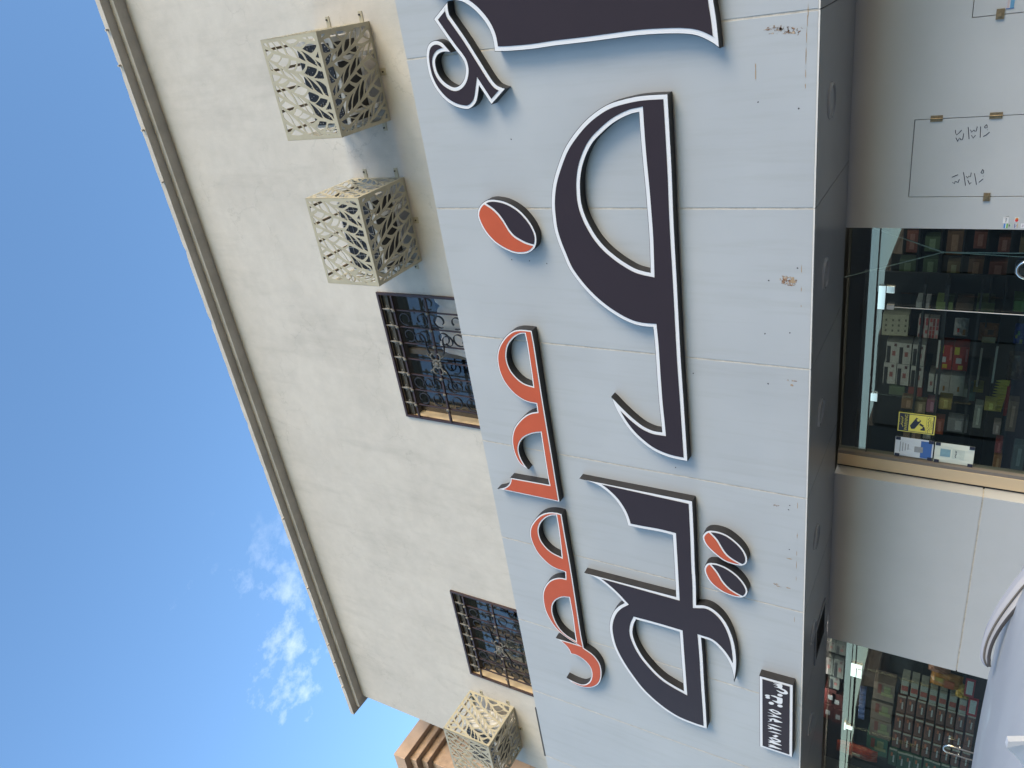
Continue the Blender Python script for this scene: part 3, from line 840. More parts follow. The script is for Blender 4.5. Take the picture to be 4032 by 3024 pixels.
or1 = [(405, 208, 1), (350, 201), (290, 200), (240, 215), (190, 255), (150, 310), (125, 370), (118, 440), (130, 520), (155, 590), (190, 650), (240, 710), (290, 753), (340, 783), (390, 801), (437, 810, 1), (446, 870, 1), (400, 877), (350, 900), (300, 945), (260, 1000), (242, 1060), (240, 1120), (250, 1180), (270, 1238), (300, 1290), (340, 1325), (378, 1345, 1),
       (350, 1310), (320, 1260), (302, 1210), (298, 1165), (312, 1120), (342, 1085), (390, 1060), (440, 1048), (474, 1045, 1), (490, 1150), (512, 1290), (530, 1400), (544, 1465, 1), (450, 1448), (228, 1408, 1), (225, 1440), (210, 1468), (180, 1488), (120, 1502, 1), (300, 1540), (632, 1610, 1), (600, 1420), (568, 1220), (533, 1010), (495, 780), (460, 550), (430, 350)]
or1h = [(344, 238, 1), (310, 241), (270, 262), (235, 297), (210, 340), (199, 395), (202, 450), (221, 510), (252, 560), (300, 610), (350, 642), (411, 661, 1), (400, 580), (385, 480), (370, 380), (357, 300)]
letter('sign_letter', 'orange joined letters on the right of the upper line of the sign', [(traced(*Z4, or1), False), (traced(*Z4, or1h), True)], 'orange', border=.0165)
Z6 = (2000, 1900, 1.952)
or2 = [(415, 240, 1), (370, 228), (320, 225), (270, 236), (230, 261), (195, 300), (173, 340), (167, 390), (177, 440), (200, 495), (230, 545), (270, 590), (320, 635), (370, 663), (438, 687, 1), (441, 735, 1), (400, 728), (350, 736), (310, 760), (281, 800), (266, 850), (269, 910), (285, 980), (320, 1052), (362, 1112), (410, 1160), (460, 1198), (527, 1240, 1), (440, 1214), (367, 1193, 1),
       (410, 1222), (450, 1260), (470, 1290), (481, 1318, 1), (520, 1326), (565, 1350), (605, 1385), (632, 1425), (641, 1470), (632, 1513), (608, 1540), (570, 1548), (515, 1530), (450, 1498, 1), (490, 1535), (550, 1565), (610, 1578), (660, 1572), (697, 1550), (718, 1510), (722, 1450), (712, 1400), (690, 1360), (650, 1315), (586, 1270, 1), (562, 1150), (532, 950), (503, 760), (472, 570), (440, 390)]
or2h1 = [(369, 253, 1), (330, 256), (290, 276), (257, 310), (241, 350), (241, 390), (256, 440), (291, 490), (340, 533), (411, 569, 1), (403, 490), (392, 400), (381, 320)]
or2h2 = [(469, 885, 1), (430, 882), (395, 891), (362, 915), (346, 950), (346, 1000), (366, 1060), (400, 1118), (450, 1168), (521, 1213, 1), (508, 1130), (495, 1030), (481, 950)]
letter('sign_letter', 'orange joined letters with a hooked tail on the left of the upper line', [(traced(*Z6, or2), False), (traced(*Z6, or2h1), True), (traced(*Z6, or2h2), True)], 'orange', border=.0175)
# coffee bean dots
def bean(z, ell, curve, label):
    L = orient([(traced(*z, ell), False)])
    cv = spline(curve, 6, False)
    cw = np.array([(lambda p: (p.x, p.z))(onY(z[0] + q[0] / z[2], z[1] + q[1] / z[2], FY - LH)) for q in cv])
    def parts(L_):
        inner = offset(L_[0], .020)
        d = cw[-1] - cw[0]; d /= np.linalg.norm(d)
        nrm = np.array([-d[1], d[0]])
        ext = np.concatenate([[cw[0] - d * .6], cw, [cw[-1] + d * .6]])
        res = []
        for sg, nm, cm in ((1, 'half', None), (-1, 'half', None)):
            side = ext + nrm * sg * .009
            poly = np.concatenate([side, (side + nrm * sg * 1.5)[::-1]])
            # intersection through winding 2
            lp = orient([(poly, False)])
            V = inner; inside = lp + [V]
            res.append((sg, inside))
        return res
    c = L[0].mean(0)
    t = thing('coffee_bean_dot', (c[0], FY, c[1]), label, 'sign dot', 'coffee bean dots of the shop sign')
    q = MB(); xz_plate(q, L, FY - LH); xz_walls(q, L, FY - LH, FY + .001); q.build('return', M['side'], t)
    q = MB(); xz_plate(q, [offset(L[0], .0045)], FY - LH - .003); q.build('white_border', M['white'], t)
    cz = {}
    for sg, ins in parts(L):
        V = []; E = []
        for l in ins:
            b = len(V); n = len(l); V += [Vector((float(p[0]), float(p[1]))) for p in l]; E += [(b + i, b + (i + 1) % n) for i in range(n)]
        r = delaunay_2d_cdt(V, E, [], 0, 1e-6)
        vs = np.array([(v.x, v.y) for v in r[0]]); fs = [tuple(f) for f in r[2]]
        w = winding(ins, np.array([vs[list(f)].mean(0) for f in fs]))
        keep = [f if area(vs[list(f)]) > 0 else f[::-1] for f, k in zip(fs, w) if k >= 2]
        used = sorted({i for f in keep for i in f}); mp_ = {j: i for i, j in enumerate(used)}
        q = MB().add([(vs[i][0], FY - LH - .006, vs[i][1]) for i in used], [tuple(mp_[i] for i in f) for f in keep])
        cen = np.mean([vs[list(f)].mean(0) for f in keep], 0)
        cz[sg] = (q, cen)
    hi = max(cz, key=lambda k: cz[k][1][1])          # upper half in the place is the orange one
    for sg in cz:
        ob = cz[sg][0].build('bean_half', M['orange'] if sg == hi else M['purple'], t)
        ob['label'] = 'orange half of the bean' if sg == hi else 'dark half of the bean'
ZB = (1860, 740, 5.184)
bean(ZB, [(103, 520), (125, 420), (190, 320), (290, 250), (390, 228), (500, 235), (640, 265), (790, 330), (930, 420), (1060, 540), (1180, 690), (1260, 830), (1305, 950), (1318, 1060), (1300, 1180), (1250, 1260), (1160, 1325), (1060, 1348), (940, 1350), (820, 1325), (680, 1265), (520, 1170), (400, 1070), (270, 920), (170, 750), (115, 610)],
     [(255, 315), (400, 410), (520, 520), (620, 650), (700, 780), (770, 890), (860, 985), (980, 1060), (1110, 1125), (1250, 1165)], 'orange and dark coffee bean dot above the largest letter')
b1 = [(853, 480), (862, 452), (890, 435), (940, 438), (1000, 460), (1060, 505), (1100, 550), (1121, 595), (1118, 630), (1090, 645), (1040, 638), (980, 615), (920, 570), (875, 525)]
bean(Z5, b1, [(894, 441), (940, 490), (970, 540), (1000, 580), (1045, 613), (1085, 634)], 'right one of the two coffee bean dots below the left letters')
b2 = [(863, 670), (870, 642), (893, 626), (940, 630), (1000, 655), (1060, 698), (1105, 750), (1124, 795), (1112, 825), (1080, 835), (1030, 825), (970, 800), (910, 755), (878, 712)]
bean(Z5, b2, [(900, 633), (940, 682), (972, 735), (1008, 775), (1048, 803), (1092, 826)], 'left one of the two coffee bean dots below the left letters')
# number plate
Z8 = (2900, 2600, 3.9125)
pl = letter('number_plate_sign', 'small dark plate with a white frame and a row of numerals', [(traced(*Z8, [(350, 232, 1), (874, 378, 1), (862, 1492, 1), (357, 1324, 1)]), False)], 'purple', 'sign', border=.030, group=None)
q = MB()
def glyph(pts, holes=()):
    L = [(traced(*Z8, [p + (1,) if len(pts) < 9 else p for p in pts], FY - LH - .009), False)] + [(traced(*Z8, h, FY - LH - .009), True) for h in holes]
    xz_plate(q, orient(L), FY - LH - .009)
def oval(cx, cy, rx, ry, deg):
    a0 = math.radians(deg)
    return [(cx + rx * math.cos(t) * math.cos(a0) - ry * math.sin(t) * math.sin(a0), cy + rx * math.cos(t) * math.sin(a0) + ry * math.sin(t) * math.cos(a0)) for t in [k * math.pi / 6 for k in range(12)]]
glyph([(563, 340), (625, 360), (690, 368), (708, 395), (704, 432), (745, 452), (778, 478), (792, 506), (778, 522), (740, 523), (690, 511), (640, 482), (616, 460), (650, 470), (700, 488), (735, 490), (728, 470), (690, 452), (640, 425), (574, 405), (630, 410), (628, 392), (561, 366), (625, 377)])
glyph(oval(670, 537, 42, 20, 14))
glyph([(526, 540), (590, 546), (625, 562), (700, 585), (709, 615), (700, 667), (650, 668), (600, 647), (549, 615), (600, 625), (624, 625), (620, 585), (580, 566)])
glyph(oval(476, 545, 38, 17, 10)); glyph(oval(482, 575, 36, 15, 12)); glyph(oval(535, 661, 42, 21, 14)); glyph(oval(670, 703, 42, 21, 14))
glyph([(493, 756), (560, 752), (640, 785), (690, 820), (684, 834), (620, 833), (560, 806)], [[(545, 773), (590, 780), (650, 816), (600, 808)]])
glyph([(476, 797), (550, 822), (620, 856), (697, 894), (640, 882), (580, 872), (479, 854), (540, 852), (566, 846), (530, 822)])
glyph([(484, 888), (510, 902), (560, 894), (600, 905), (650, 930), (709, 960), (640, 956), (585, 946), (574, 918), (543, 916), (540, 938), (482, 941), (520, 925)])
glyph([(477, 977), (560, 985), (620, 1005), (702, 1036), (640, 1026), (580, 1012)])
glyph([(477, 1002), (540, 1024), (580, 1038), (692, 1088), (620, 1078), (575, 1066), (550, 1053), (535, 1060), (480, 1045), (520, 1036)])
glyph([(484, 1089), (570, 1096), (620, 1112), (698, 1146), (640, 1134), (580, 1120)])
glyph([(553, 1160), (610, 1147), (646, 1171), (600, 1191)])
glyph([(496, 1184), (580, 1190), (640, 1215), (684, 1240), (680, 1262), (620, 1263), (560, 1240)], [[(540, 1206), (590, 1215), (645, 1243), (590, 1238)]])
glyph([(481, 1219), (530, 1232), (560, 1240), (600, 1262), (698, 1313), (620, 1300), (570, 1288), (545, 1275), (489, 1267), (520, 1256), (485, 1243), (520, 1240)])
glyph([(483, 1290), (530, 1298), (570, 1308), (610, 1332), (696, 1372), (620, 1360), (580, 1350), (550, 1342), (490, 1331), (520, 1320), (488, 1306), (520, 1303)])
q.build('numerals', M['white'], pl)

# ------------------------------------------------------------------ cages round the air conditioners
def clip_rect(poly, x0, y0, x1, y1):
    for ax, lim, sg in ((0, x0, 1), (0, x1, -1), (1, y0, 1), (1, y1, -1)):
        out = []
        for i in range(len(poly)):
            p, q = poly[i - 1], poly[i]
            dp, dq = sg * (p[ax] - lim), sg * (q[ax] - lim)
            if dp >= 0: out.append(p)
            if (dp >= 0) != (dq >= 0):
                t = dp / (dp - dq); out.append(p + (q - p) * t)
        poly = out
        if len(poly) < 3: return []
    return poly
def leaf_panel(w, h, seed):
    """laser cut screen: bowed stems with slanting leaf shaped openings on either side"""
    rnd = random.Random(seed)
    bd, rib = .024, .0095
    K = max(3, round(w / .25))
    lean = rnd.uniform(.25, .40) * w
    ph = [rnd.uniform(0, 6) for _ in range(4 * K + 12)]
    def curve(k, t):              # k counts half steps: even = stem, odd = line where leaf tips meet
        x = w * (k / 2 - 1.4) / K + lean * (max(t, -.3) + .3) ** 1.35 - .25 * lean
        x += .020 * math.sin(5.2 * t + ph[k]) + (.012 * math.sin(15 * t + 2 * ph[k]) if k % 2 else 0)
        return np.array([x, h * t])
    holes = []
    for k in range(0, 2 * K + 6):
        A, Bk = (k, k + 1) if k % 2 == 0 else (k + 1, k)       # A is the stem
        t = -.55 + rnd.uniform(0, .1)
        while t < 1.05:
            dt = rnd.uniform(.085, .135) / h
            rise = rnd.uniform(.085, .125) / h
            a0, a1 = curve(A, t), curve(A, t + dt)
            b0, b1 = curve(Bk, t + rise), curve(Bk, t + rise + dt * rnd.uniform(.75, 1.0))
            t += dt
            nrm = np.array([0, 1.0])
            v = b0 - a0
            bow = .034
            lower = a0 * .5 + b0 * .5 - nrm * bow * .6
            upper = a1 * .5 + b1 * .5 - nrm * bow * .45
            cen = (a0 + a1 + b0 + b1) / 4
            pts = [tuple(a0) + (1,), tuple(lower), tuple(b0 + (cen - b0) * .16), tuple(b1 + (b1 - cen) * .06) + (1,), tuple(upper), tuple(a1 + (cen - a1) * .26)]
            sp_ = spline(pts, 4)
            l = clip_rect([np.array(q) for q in sp_], bd, bd, w - bd, h - bd)
            if len(l) < 3: continue
            l = np.array(l)
            l = l[[i for i in range(len(l)) if np.linalg.norm(l[i] - l[i - 1]) > 5e-4]]
            if len(l) < 3 or abs(area(l)) < 4e-4: continue
            if area(l) < 0: l = l[::-1]
            o = offset(l, rib)
            o = np.clip(o, bd, [w - bd, h - bd])
            if area(o) < 1.5e-4: continue
            # drop loops the inset folded over itself
            e1 = np.roll(l, -1, 0) - l; e2 = np.roll(o, -1, 0) - o
            good_ = (e1 * e2).sum(1) > 0
            o = o[[i for i in range(len(o)) if good_[i] or good_[i - 1]]]
            if len(o) < 3 or area(o) < 1.5e-4: continue
            holes.append(o)
    outer = [(0, 0), (w, 0), (w, h), (0, h)]
    L_ = orient([(outer, False)] + [(l, True) for l in holes])
    vs, fs = fill(L_)
    th = .004
    q = MB(); q.add([(p[0], 0, p[1]) for p in vs], fs); q.add([(p[0], th, p[1]) for p in vs], [f[::-1] for f in fs])
    xz_walls(q, L_, 0, th)
    return q
_pc = {}
def panel_mesh(w, h, seed):
    k = (round(w, 3), round(h, 3), seed)
    if k not in _pc: _pc[k] = leaf_panel(w, h, seed).mesh('screen_panel', M['cage'])
    return _pc[k]
def make_cage(xr, zb, w, h, d, label, inner, aclabel):
    """xr right edge, zb bottom, on the wall"""
    xl = xr - w; yf = WY - d
    t = thing('ac_cage', ((xl + xr) / 2, WY, zb), label, 'ac cage', 'leaf pattern cages on the upper wall')
    link('front_panel', panel_mesh(w, h, 1), t, (xl, yf, zb))
    o = link('side_panel', panel_mesh(d, h, 2), t, (xr, yf, zb)); o.rotation_euler = (0, 0, math.pi / 2)
    o = link('side_panel', panel_mesh(d, h, 3), t, (xl + .004, yf, zb)); o.rotation_euler = (0, 0, math.pi / 2)
    o = link('bottom_panel', panel_mesh(w, d, 4), t, (xl, yf, zb)); o.rotation_euler = (-math.pi / 2, 0, 0)
    bars = MB()
    for k in range(5):
        x = xl + w * (k + .5) / 5
        MB().box((x - .012, yf + .005, zb + h - .03), (x + .012, WY - .02, zb + h - .012)).build('top_bar', M['cagebar'], t)
    MB().box((xl + .005, WY - .03, zb + h - .035), (xr - .005, WY - .006, zb + h - .008)).build('back_rail', M['cage'], t)
    for bx, bz, sx, sz in [(xr, zb + h * .12, .10, 0), (xr, zb + h * .72, .10, 0), (xl, zb + h * .12, -.10, 0), (xl, zb + h * .72, -.10, 0), ((xl + xr) / 2, zb, 0, -.08)]:
        q = MB()
        if sx: q.box((bx, WY - .008, bz - .024), (bx + sx, WY - .001, bz + .024))
        else: q.box((bx - .035, WY - .008, bz), (bx + .035, WY - .001, bz + sz))
        br = q.build('bracket', M['cage'], t)
        q = MB(); cx_, cz_ = bx + sx * .7, bz + sz * .7
        q.tube([(cx_, WY - .008, cz_ + .008), (cx_, WY - .02, cz_ + .008)], .009, 6)
        q.build('bolt', M['bolt'], br)
    # the outdoor unit inside
    a = thing('air_conditioner', ((xl + xr) / 2, WY - .3, zb + .05), aclabel, 'air conditioner', 'outdoor units inside the cages')
    ax0, ax1, ay0, ay1, az0, az1 = xl + .06, xr - .07, WY - .55, WY - .16, zb + .06, zb + h * .74
    MB().box((ax0, ay0 + .02, az0), (ax1, ay1, az1)).build('casing', M['acwhite'], a, bevel=.008)
    MB().box((ax0 + .03, ay0 + .008, az0 + .05), (ax1 - .05, ay0 + .019, az1 - .02)).build('coil_face', M['acdark'], a)
    MB().box((ax0 + .03, ay0 + .03, az0 - .004), (ax1 - .05, ay1 - .05, az0 + .002)).build('base_tray', M['acdark'], a)
    q = MB()
    nx, nz = (9, 6)
    if inner == 'wire':
        for k in range(nx + 1):
            x = ax0 + .03 + (ax1 - ax0 - .08) * k / nx; q.tube([(x, ay0, az0 + .05), (x, ay0, az1 - .02)], .0022, 4)
        for k in range(nz + 1):
            z = az0 + .05 + (az1 - az0 - .07) * k / nz; q.tube([(ax0 + .03, ay0, z), (ax1 - .05, ay0, z)], .0022, 4)
    else:
        rr = random.Random(3)
        for k in range(170):
            x = rr.uniform(ax0 + .04, ax1 - .06); z = az0 + .05 + rr.choice(range(12)) * (az1 - az0 - .08) / 12
            q.box((x, ay0 - .001, z), (x + rr.uniform(.003, .010), ay0 + .006, z + .006))
    tag(q.build('grille', M['wire'], a), kind='stuff')
    for k in (0, 1):
        MB().box((ax0 + .1 + k * .5, WY - .56, az0 - .045), (ax0 + .14 + k * .5, WY - .0005, az0 - .002)).build('support_arm', M['acwhite'], a)
make_cage(-.135, 7.12, .955, .735, .78, 'leaf screened cage at the right end of the upper wall', 'fin', 'outdoor unit with dark finned face inside the rightmost cage')
make_cage(-1.685, 7.105, .955, .735, .78, 'leaf screened cage between the rightmost cage and the barred window', 'wire', 'outdoor unit with wire guard inside the cage beside the barred window')
make_cage(-10.045, 7.18, .955, .835, .78, 'leaf screened cage at the far left corner with its right side sunlit', 'wire', 'outdoor unit inside the cage at the far left corner')

# ------------------------------------------------------------------ tan stone building at the left
TX, TY, TZ = -12.92, 6.63, 8.83 + EYE
T = thing('stone_building', (TX - 3, TY + 3, 0), 'tan stone clad building with stepped cornice behind the left corner', 'building')
MB().box((TX - 9, TY + .42, 0), (TX - .42, TY + 14, TZ - .1)).build('wall', M['tandark'], T)
zt = TZ
for k, (pj, hh) in enumerate([(0.0, .27), (.13, .15), (.26, .15)]):
    MB().box((TX - 9, TY + pj, zt - hh), (TX - pj, TY + 14, zt)).build('cornice_step', M['tan2'] if k else M['tan'], T, bevel=.008)
    zt -= hh
rr = random.Random(5)
for r in range(9):
    z1 = zt - r * .62; z0 = z1 - .614
    for k in range(9):      # the face turned to the right
        y0 = TY + .40 + k * 1.1; MB().box((TX - .43, y0 + .003, z0), (TX - .395 + rr.uniform(-.003, .003), y0 + 1.094, z1)).build('slab', M['tan'] if rr.random() < .6 else M['tan2'], T)
    for k in range(5):
        x1 = TX - .41 - k * 1.1; MB().box((x1 - 1.094, TY + .385 + rr.uniform(-.003, .003), z0), (x1 - .003, TY + .42, z1)).build('slab', M['tan'] if rr.random() < .6 else M['tan2'], T)

# ------------------------------------------------------------------ houses across the street (seen in the glass)
HY = -26.4
hs_ = [(-70, -52, 5.9, 'house'), (-51.9, -46.6, 5.65, 'house2'), (-46.4, -44.4, 5.25, 'house'), (-44.3, -42.6, 4.45, 'house2'), (-42.5, -40.3, 3.8, 'house'), (-40.1, -30.2, 5.2, 'house'), (-30, -24.4, 6.1, 'house2'), (-24.2, -18.9, 5.85, 'house'), (-18.8, -15.4, 5.75, 'house2'), (-15.3, -14.5, 5.5, 'house'), (-14.4, -9.2, 5.05, 'house2'), (-9, 2, 5.4, 'house'), (2.4, 14, 6.0, 'house2')]
HL = ['long brown house at the far left of the row across the street', 'grey house beside the long brown one across the street', 'narrow brown house between two grey ones across the street', 'low narrow grey house across the street reflected in the left door',
      'lowest brown house of the row across the street', 'long grey house reflected beside the lowest house', 'tall grey house across the street reflected left in the right door', 'brown house next to the tall grey one across the street',
      'grey house reflected behind the patch fitting of the right door', 'very narrow brown house across the street', 'low grey house reflected at the right edge of the right door', 'wide brown house straight across the street', 'tall grey house at the right end of the row across the street']
for i, (x0, x1, h, mt_) in enumerate(hs_):
    t = thing('house', ((x0 + x1) / 2, HY, 0), HL[i], 'house', 'houses across the street')
    MB().box((x0, HY - 9, 0), (x1, HY, h)).build('wall', M[mt_], t)
    MB().box((x0 - .05, HY - 9, h), (x1 + .05, HY + .06, h + .12)).build('parapet', M[mt_], t)
    n = max(1, int((x1 - x0) / 2.6))
    for k in range(n):
        xc = x0 + (x1 - x0) * (k + .5) / n
        for zc in (1.5, 4.0):
            if zc + .8 < h: MB().box((xc - .5, HY - .02, zc - .6), (xc + .5, HY + .03, zc + .6)).build('window', M['dark'], t)

# ------------------------------------------------------------------ shop interior
R = thing('shop_room', (-6, 9, .1), 'dim shop interior seen through the glass entrances', 'shop interior')
MB().box((-12, 6.9, .08), (0, 12.5, .1)).build('floor', M['floor'], R)
MB().box((-12, 12.5, .1), (0, 12.6, 3.05)).build('back_wall', M['shopwall'], R)
MB().box((-12, 6.9, 3.05), (0, 12.5, 3.1)).build('ceiling', M['shopwall'], R)
MB().box((-12.1, 6.9, .1), (-12, 12.5, 3.05)).box((0, 6.9, .1), (.1, 12.5, 3.05)).build('side_wall', M['shopwall'], R)
LL = ['lit ceiling lamp just inside the right door leaf', 'lit ceiling lamp above the stickered pane', 'lit ceiling lamp just inside the left entrance', 'lit ceiling lamp above the biscuit packs', 'lit ceiling lamp deep behind the right entrance', 'lit ceiling lamp deep behind the blank pier']
for x, y in [(-3.0, 7.45), (-4.4, 7.6), (-7.2, 7.1), (-8.6, 7.25), (-3.0, 9.3), (-7.0, 9.6)]:
    lp = thing('ceiling_lamp', (x, y, 3.045), LL.pop(0), 'lamp', 'lit lamps in the shop ceiling')
    q = MB(); q.add([(x + .045 * math.cos(a * math.pi / 8), y + .045 * math.sin(a * math.pi / 8), 3.04) for a in range(16)], [tuple(range(16))[::-1]])
    q.build('lamp_disc', M['lamp2'] if x < -6.5 and y < 8 else M['lamp'], lp)
S1Y, S2Y = 8.45, 7.55
sh1 = thing('display_shelf', (-4, S1Y + .3, .1), 'dark display shelving facing the right entrance', 'shelf')
MB().box((-6.6, S1Y + .42, .1), (-3.42, S1Y + .45, 2.75)).build('back_board', M['shelf'], sh1)
ZG = (3500, 1180, 4.158)
def gp(z, x, y, Y): return onY(z[0] + x / z[2], z[1] + y / z[2], Y)
for x, ya, yb_ in [(810, 660, 1110), (1480, 790, 1455), (1735, 760, 1365)]:
    p = gp(ZG, x, (ya + yb_) / 2, S1Y); x0 = gp(ZG, x, yb_, S1Y).x; x1 = gp(ZG, x, ya, S1Y).x
    MB().box((x0, S1Y - .01, p.z - .010), (x1, S1Y + .004, p.z + .010)).build('price_rail', M['strip'], sh1)
    MB().box((-6.5, S1Y + .005, p.z - .014), (-3.42, S1Y + .42, p.z + .002)).build('shelf_board', M['shelf'], sh1)
sh2 = thing('display_shelf', (-8, S2Y + .3, .1), 'dark display shelving facing the left entrance', 'shelf')
MB().box((-10.5, S2Y + .42, .1), (-6.2, S2Y + .45, 2.8)).build('back_board', M['shelf'], sh2)
def good(z, cx, cy, hx, hy, Y, col, name, label, cat, group=None, depth=.2, extra=None, bev=.004):
    c = gp(z, cx, cy, Y)
    z1 = gp(z, cx - hx, cy, Y).z; z0 = gp(z, cx + hx, cy, Y).z; x1 = gp(z, cx, cy - hy, Y).x; x0 = gp(z, cx, cy + hy, Y).x
    t = thing(name, ((x0 + x1) / 2, Y + depth / 2, z0), label, cat, group)
    MB().box((x0, Y, z0), (x1, Y + depth, z1)).build('body', colm(col), t, bevel=bev)
    if extra:
        for (u0, v0, u1, v1, c2, nm) in extra:
            MB().box((x0 + (x1 - x0) * u0, Y - .003, z0 + (z1 - z0) * v0), (x0 + (x1 - x0) * u1, Y - .0006, z0 + (z1 - z0) * v1)).build(nm, colm(c2), t)
    return t
WC = (.46, .46, .45)
carton = [(.0, .66, .80, .95, (.02, .022, .03), 'black_band'), (.36, .26, .58, .52, (.30, .10, .10), 'logo'), (.80, .20, .93, .40, (.10, .05, .06), 'fig_mark')]
k = 0
for row, pts in enumerate([[(60, 862), (262, 885), (487, 910)], [(12, 1205), (228, 1232), (455, 1262)]]):
    for col, (x, y) in enumerate(pts):
        good(ZG, x, y, 104, 172, S1Y, WC, 'carton', 'white carton with black band, %s of the %s stack' % (['top', 'middle', 'bottom'][col], ['right', 'left'][row]), 'carton', 'white cartons behind the right entrance', extra=carton)
rd = [(.66, .62, .96, .95, (.55, .50, .05), 'corner_flash'), (.30, .42, .52, .80, (.50, .50, .52), 'round_logo'), (.06, .30, .22, .62, (.55, .42, .03), 'yellow_seal'), (.40, .06, .92, .20, (.48, .16, .17), 'lettering')]
for (x, y), w_ in zip([(918, 940), (1175, 968)], ['upper', 'lower']):
    good(ZG, x, y, 124, 200, S1Y, (.36, .03, .028), 'red_box', '%s red box with yellow corner and white round mark' % w_, 'box', 'red boxes behind the right entrance', extra=rd)
for (x, y), w_ in zip([(872, 1392), (1110, 1412)], ['upper', 'lower']):
    good(ZG, x, y, 118, 165, S1Y, (.44, .44, .44), 'white_box', '%s plain white box with small brown picture beside red boxes' % w_, 'box', 'plain white boxes', extra=[(.22, .30, .46, .44, (.30, .15, .05), 'picture')])
good(ZG, 690, 1360, 46, 150, S1Y, WC, 'carton', 'narrow white carton left of the red boxes', 'carton', extra=[(.36, .26, .58, .72, (.28, .12, .12), 'logo')])
for (x, y), w_ in zip([(210, 424), (0, 415)], ['lower', 'upper']):
    good(ZG, x, y, 110, 172, S1Y, (.42, .42, .33), 'cream_box', '%s cream box with rows of tiny print' % w_, 'box', 'cream boxes', extra=[(.2 + .25 * a, .15 + .5 * b, .30 + .25 * a, .28 + .5 * b, (.12, .12, .10), 'print') for a in range(3) for b in range(2)])
for (x, y), w_ in zip([(560, 455), (735, 470)], ['upper', 'lower']):
    rr = random.Random(x)
    good(ZG, x, y, 84, 168, S1Y, (.42, .38, .38), 'candy_pack', '%s white pack covered in red and pink patches' % w_, 'candy', 'patterned candy packs', depth=.1,
         extra=[(a, b, a + .17, b + .22, random.choice([(.35, .06, .07), (.45, .20, .2), (.22, .05, .06)]), 'patch') for a in (.03, .22, .42, .62, .8) for b in (.05, .4, .7) if rr.random() < .75])
def bag(z, cx, cy, hx, hy, Y, col, label, cat='snack bag', group=None, patches=()):
    c = gp(z, cx, cy, Y); h = abs(gp(z, cx - hx, cy, Y).z - gp(z, cx + hx, cy, Y).z) / 2; w = abs(gp(z, cx, cy - hy, Y).x - gp(z, cx, cy + hy, Y).x) / 2
    t = thing('snack_bag', (c.x, Y, c.z - h), label, cat, group)
    q = MB(); n, mm = 10, 8; V = []; F = []
    rr = random.Random(int(cx + cy))
    for sgn in (1, -1):
        b = len(V)
        for i in range(n + 1):
            for j in range(mm + 1):
                u, v = i / n * 2 - 1, j / mm * 2 - 1
                puff = (1 - u ** 4) * (1 - v ** 4) * .055 + rr.uniform(-.008, .008)
                V.append((c.x + u * w * (1 - .05 * v * v), Y + .05 - sgn * puff, c.z + v * h))
        for i in range(n):
            for j in range(mm):
                a = b + i * (mm + 1) + j
                F.append((a, a + mm + 1, a + mm + 2, a + 1) if sgn > 0 else (a + 1, a + mm + 2, a + mm + 1, a))
    q.add(V, F).build('bag', colm(col, .3), t)
    for (u0, v0, u1, v1, c2) in patches:
        MB().box((c.x + w * u0, Y - .018, c.z + h * v0), (c.x + w * u1, Y - .010, c.z + h * v1)).build('print', colm(c2, .3), t)
bag(ZG, 1180, 480, 118, 150, S1Y, (.30, .31, .33), 'silvery foil bag with small red mark on the middle shelf', patches=[(-.3, .2, .1, .5, (.4, .05, .04)), (-.6, -.7, 0, -.3, (.3, .14, .04))])
bag(ZG, 1630, 560, 160, 150, S1Y, (.34, .13, .04), 'orange brown bag with cream stripes', patches=[(-.9, -.8, -.3, .6, (.45, .42, .3)), (0, -.5, .5, .1, (.1, .05, .03))])
bag(ZG, 2150, 590, 100, 170, S1Y, (.03, .07, .30), 'blue bag with green and yellow spots', patches=[(-.7, -.5, -.3, 0, (.3, .32, .08)), (.1, .1, .5, .5, (.08, .25, .1)), (-.2, .4, .1, .8, (.3, .3, .1))])
bag(ZG, 2080, 1120, 140, 240, S1Y - .12, (.10, .065, .045), 'large brown clear bag of dark sweets hanging', patches=[(-.5, .1, -.2, .4, (.2, .15, .11)), (.2, -.4, .5, -.1, (.22, .17, .12))])
good(ZG, 1460, 1490, 85, 30, S1Y - .05, (.30, .26, .03), 'yellow_pack', 'flat yellow pack lying below the empty shelf', 'pack')
t = thing('bottle_row', tuple(gp(ZG, 1800, 1440, S1Y - .15)), 'row of small yellow capped packets in a red tray', 'tray')
for i in range(11):
    p = gp(ZG, 1795 - i * 14, 1330 + i * 46, S1Y - .15)
    MB().tube([(p.x, p.y, p.z + .02), (p.x, p.y, p.z - .03), (p.x, p.y, p.z - .10)], [.004, .016, .018], 6).build('packet', colm((.50, .43, .04)), t)
pa, pb = gp(ZG, 1960, 1420, S1Y - .17), gp(ZG, 1890, 1900, S1Y - .17)
MB().box((pb.x, S1Y - .17, pa.z - .02), (pa.x, S1Y + .1, pa.z + .01)).build('tray', colm((.35, .03, .03)), t)
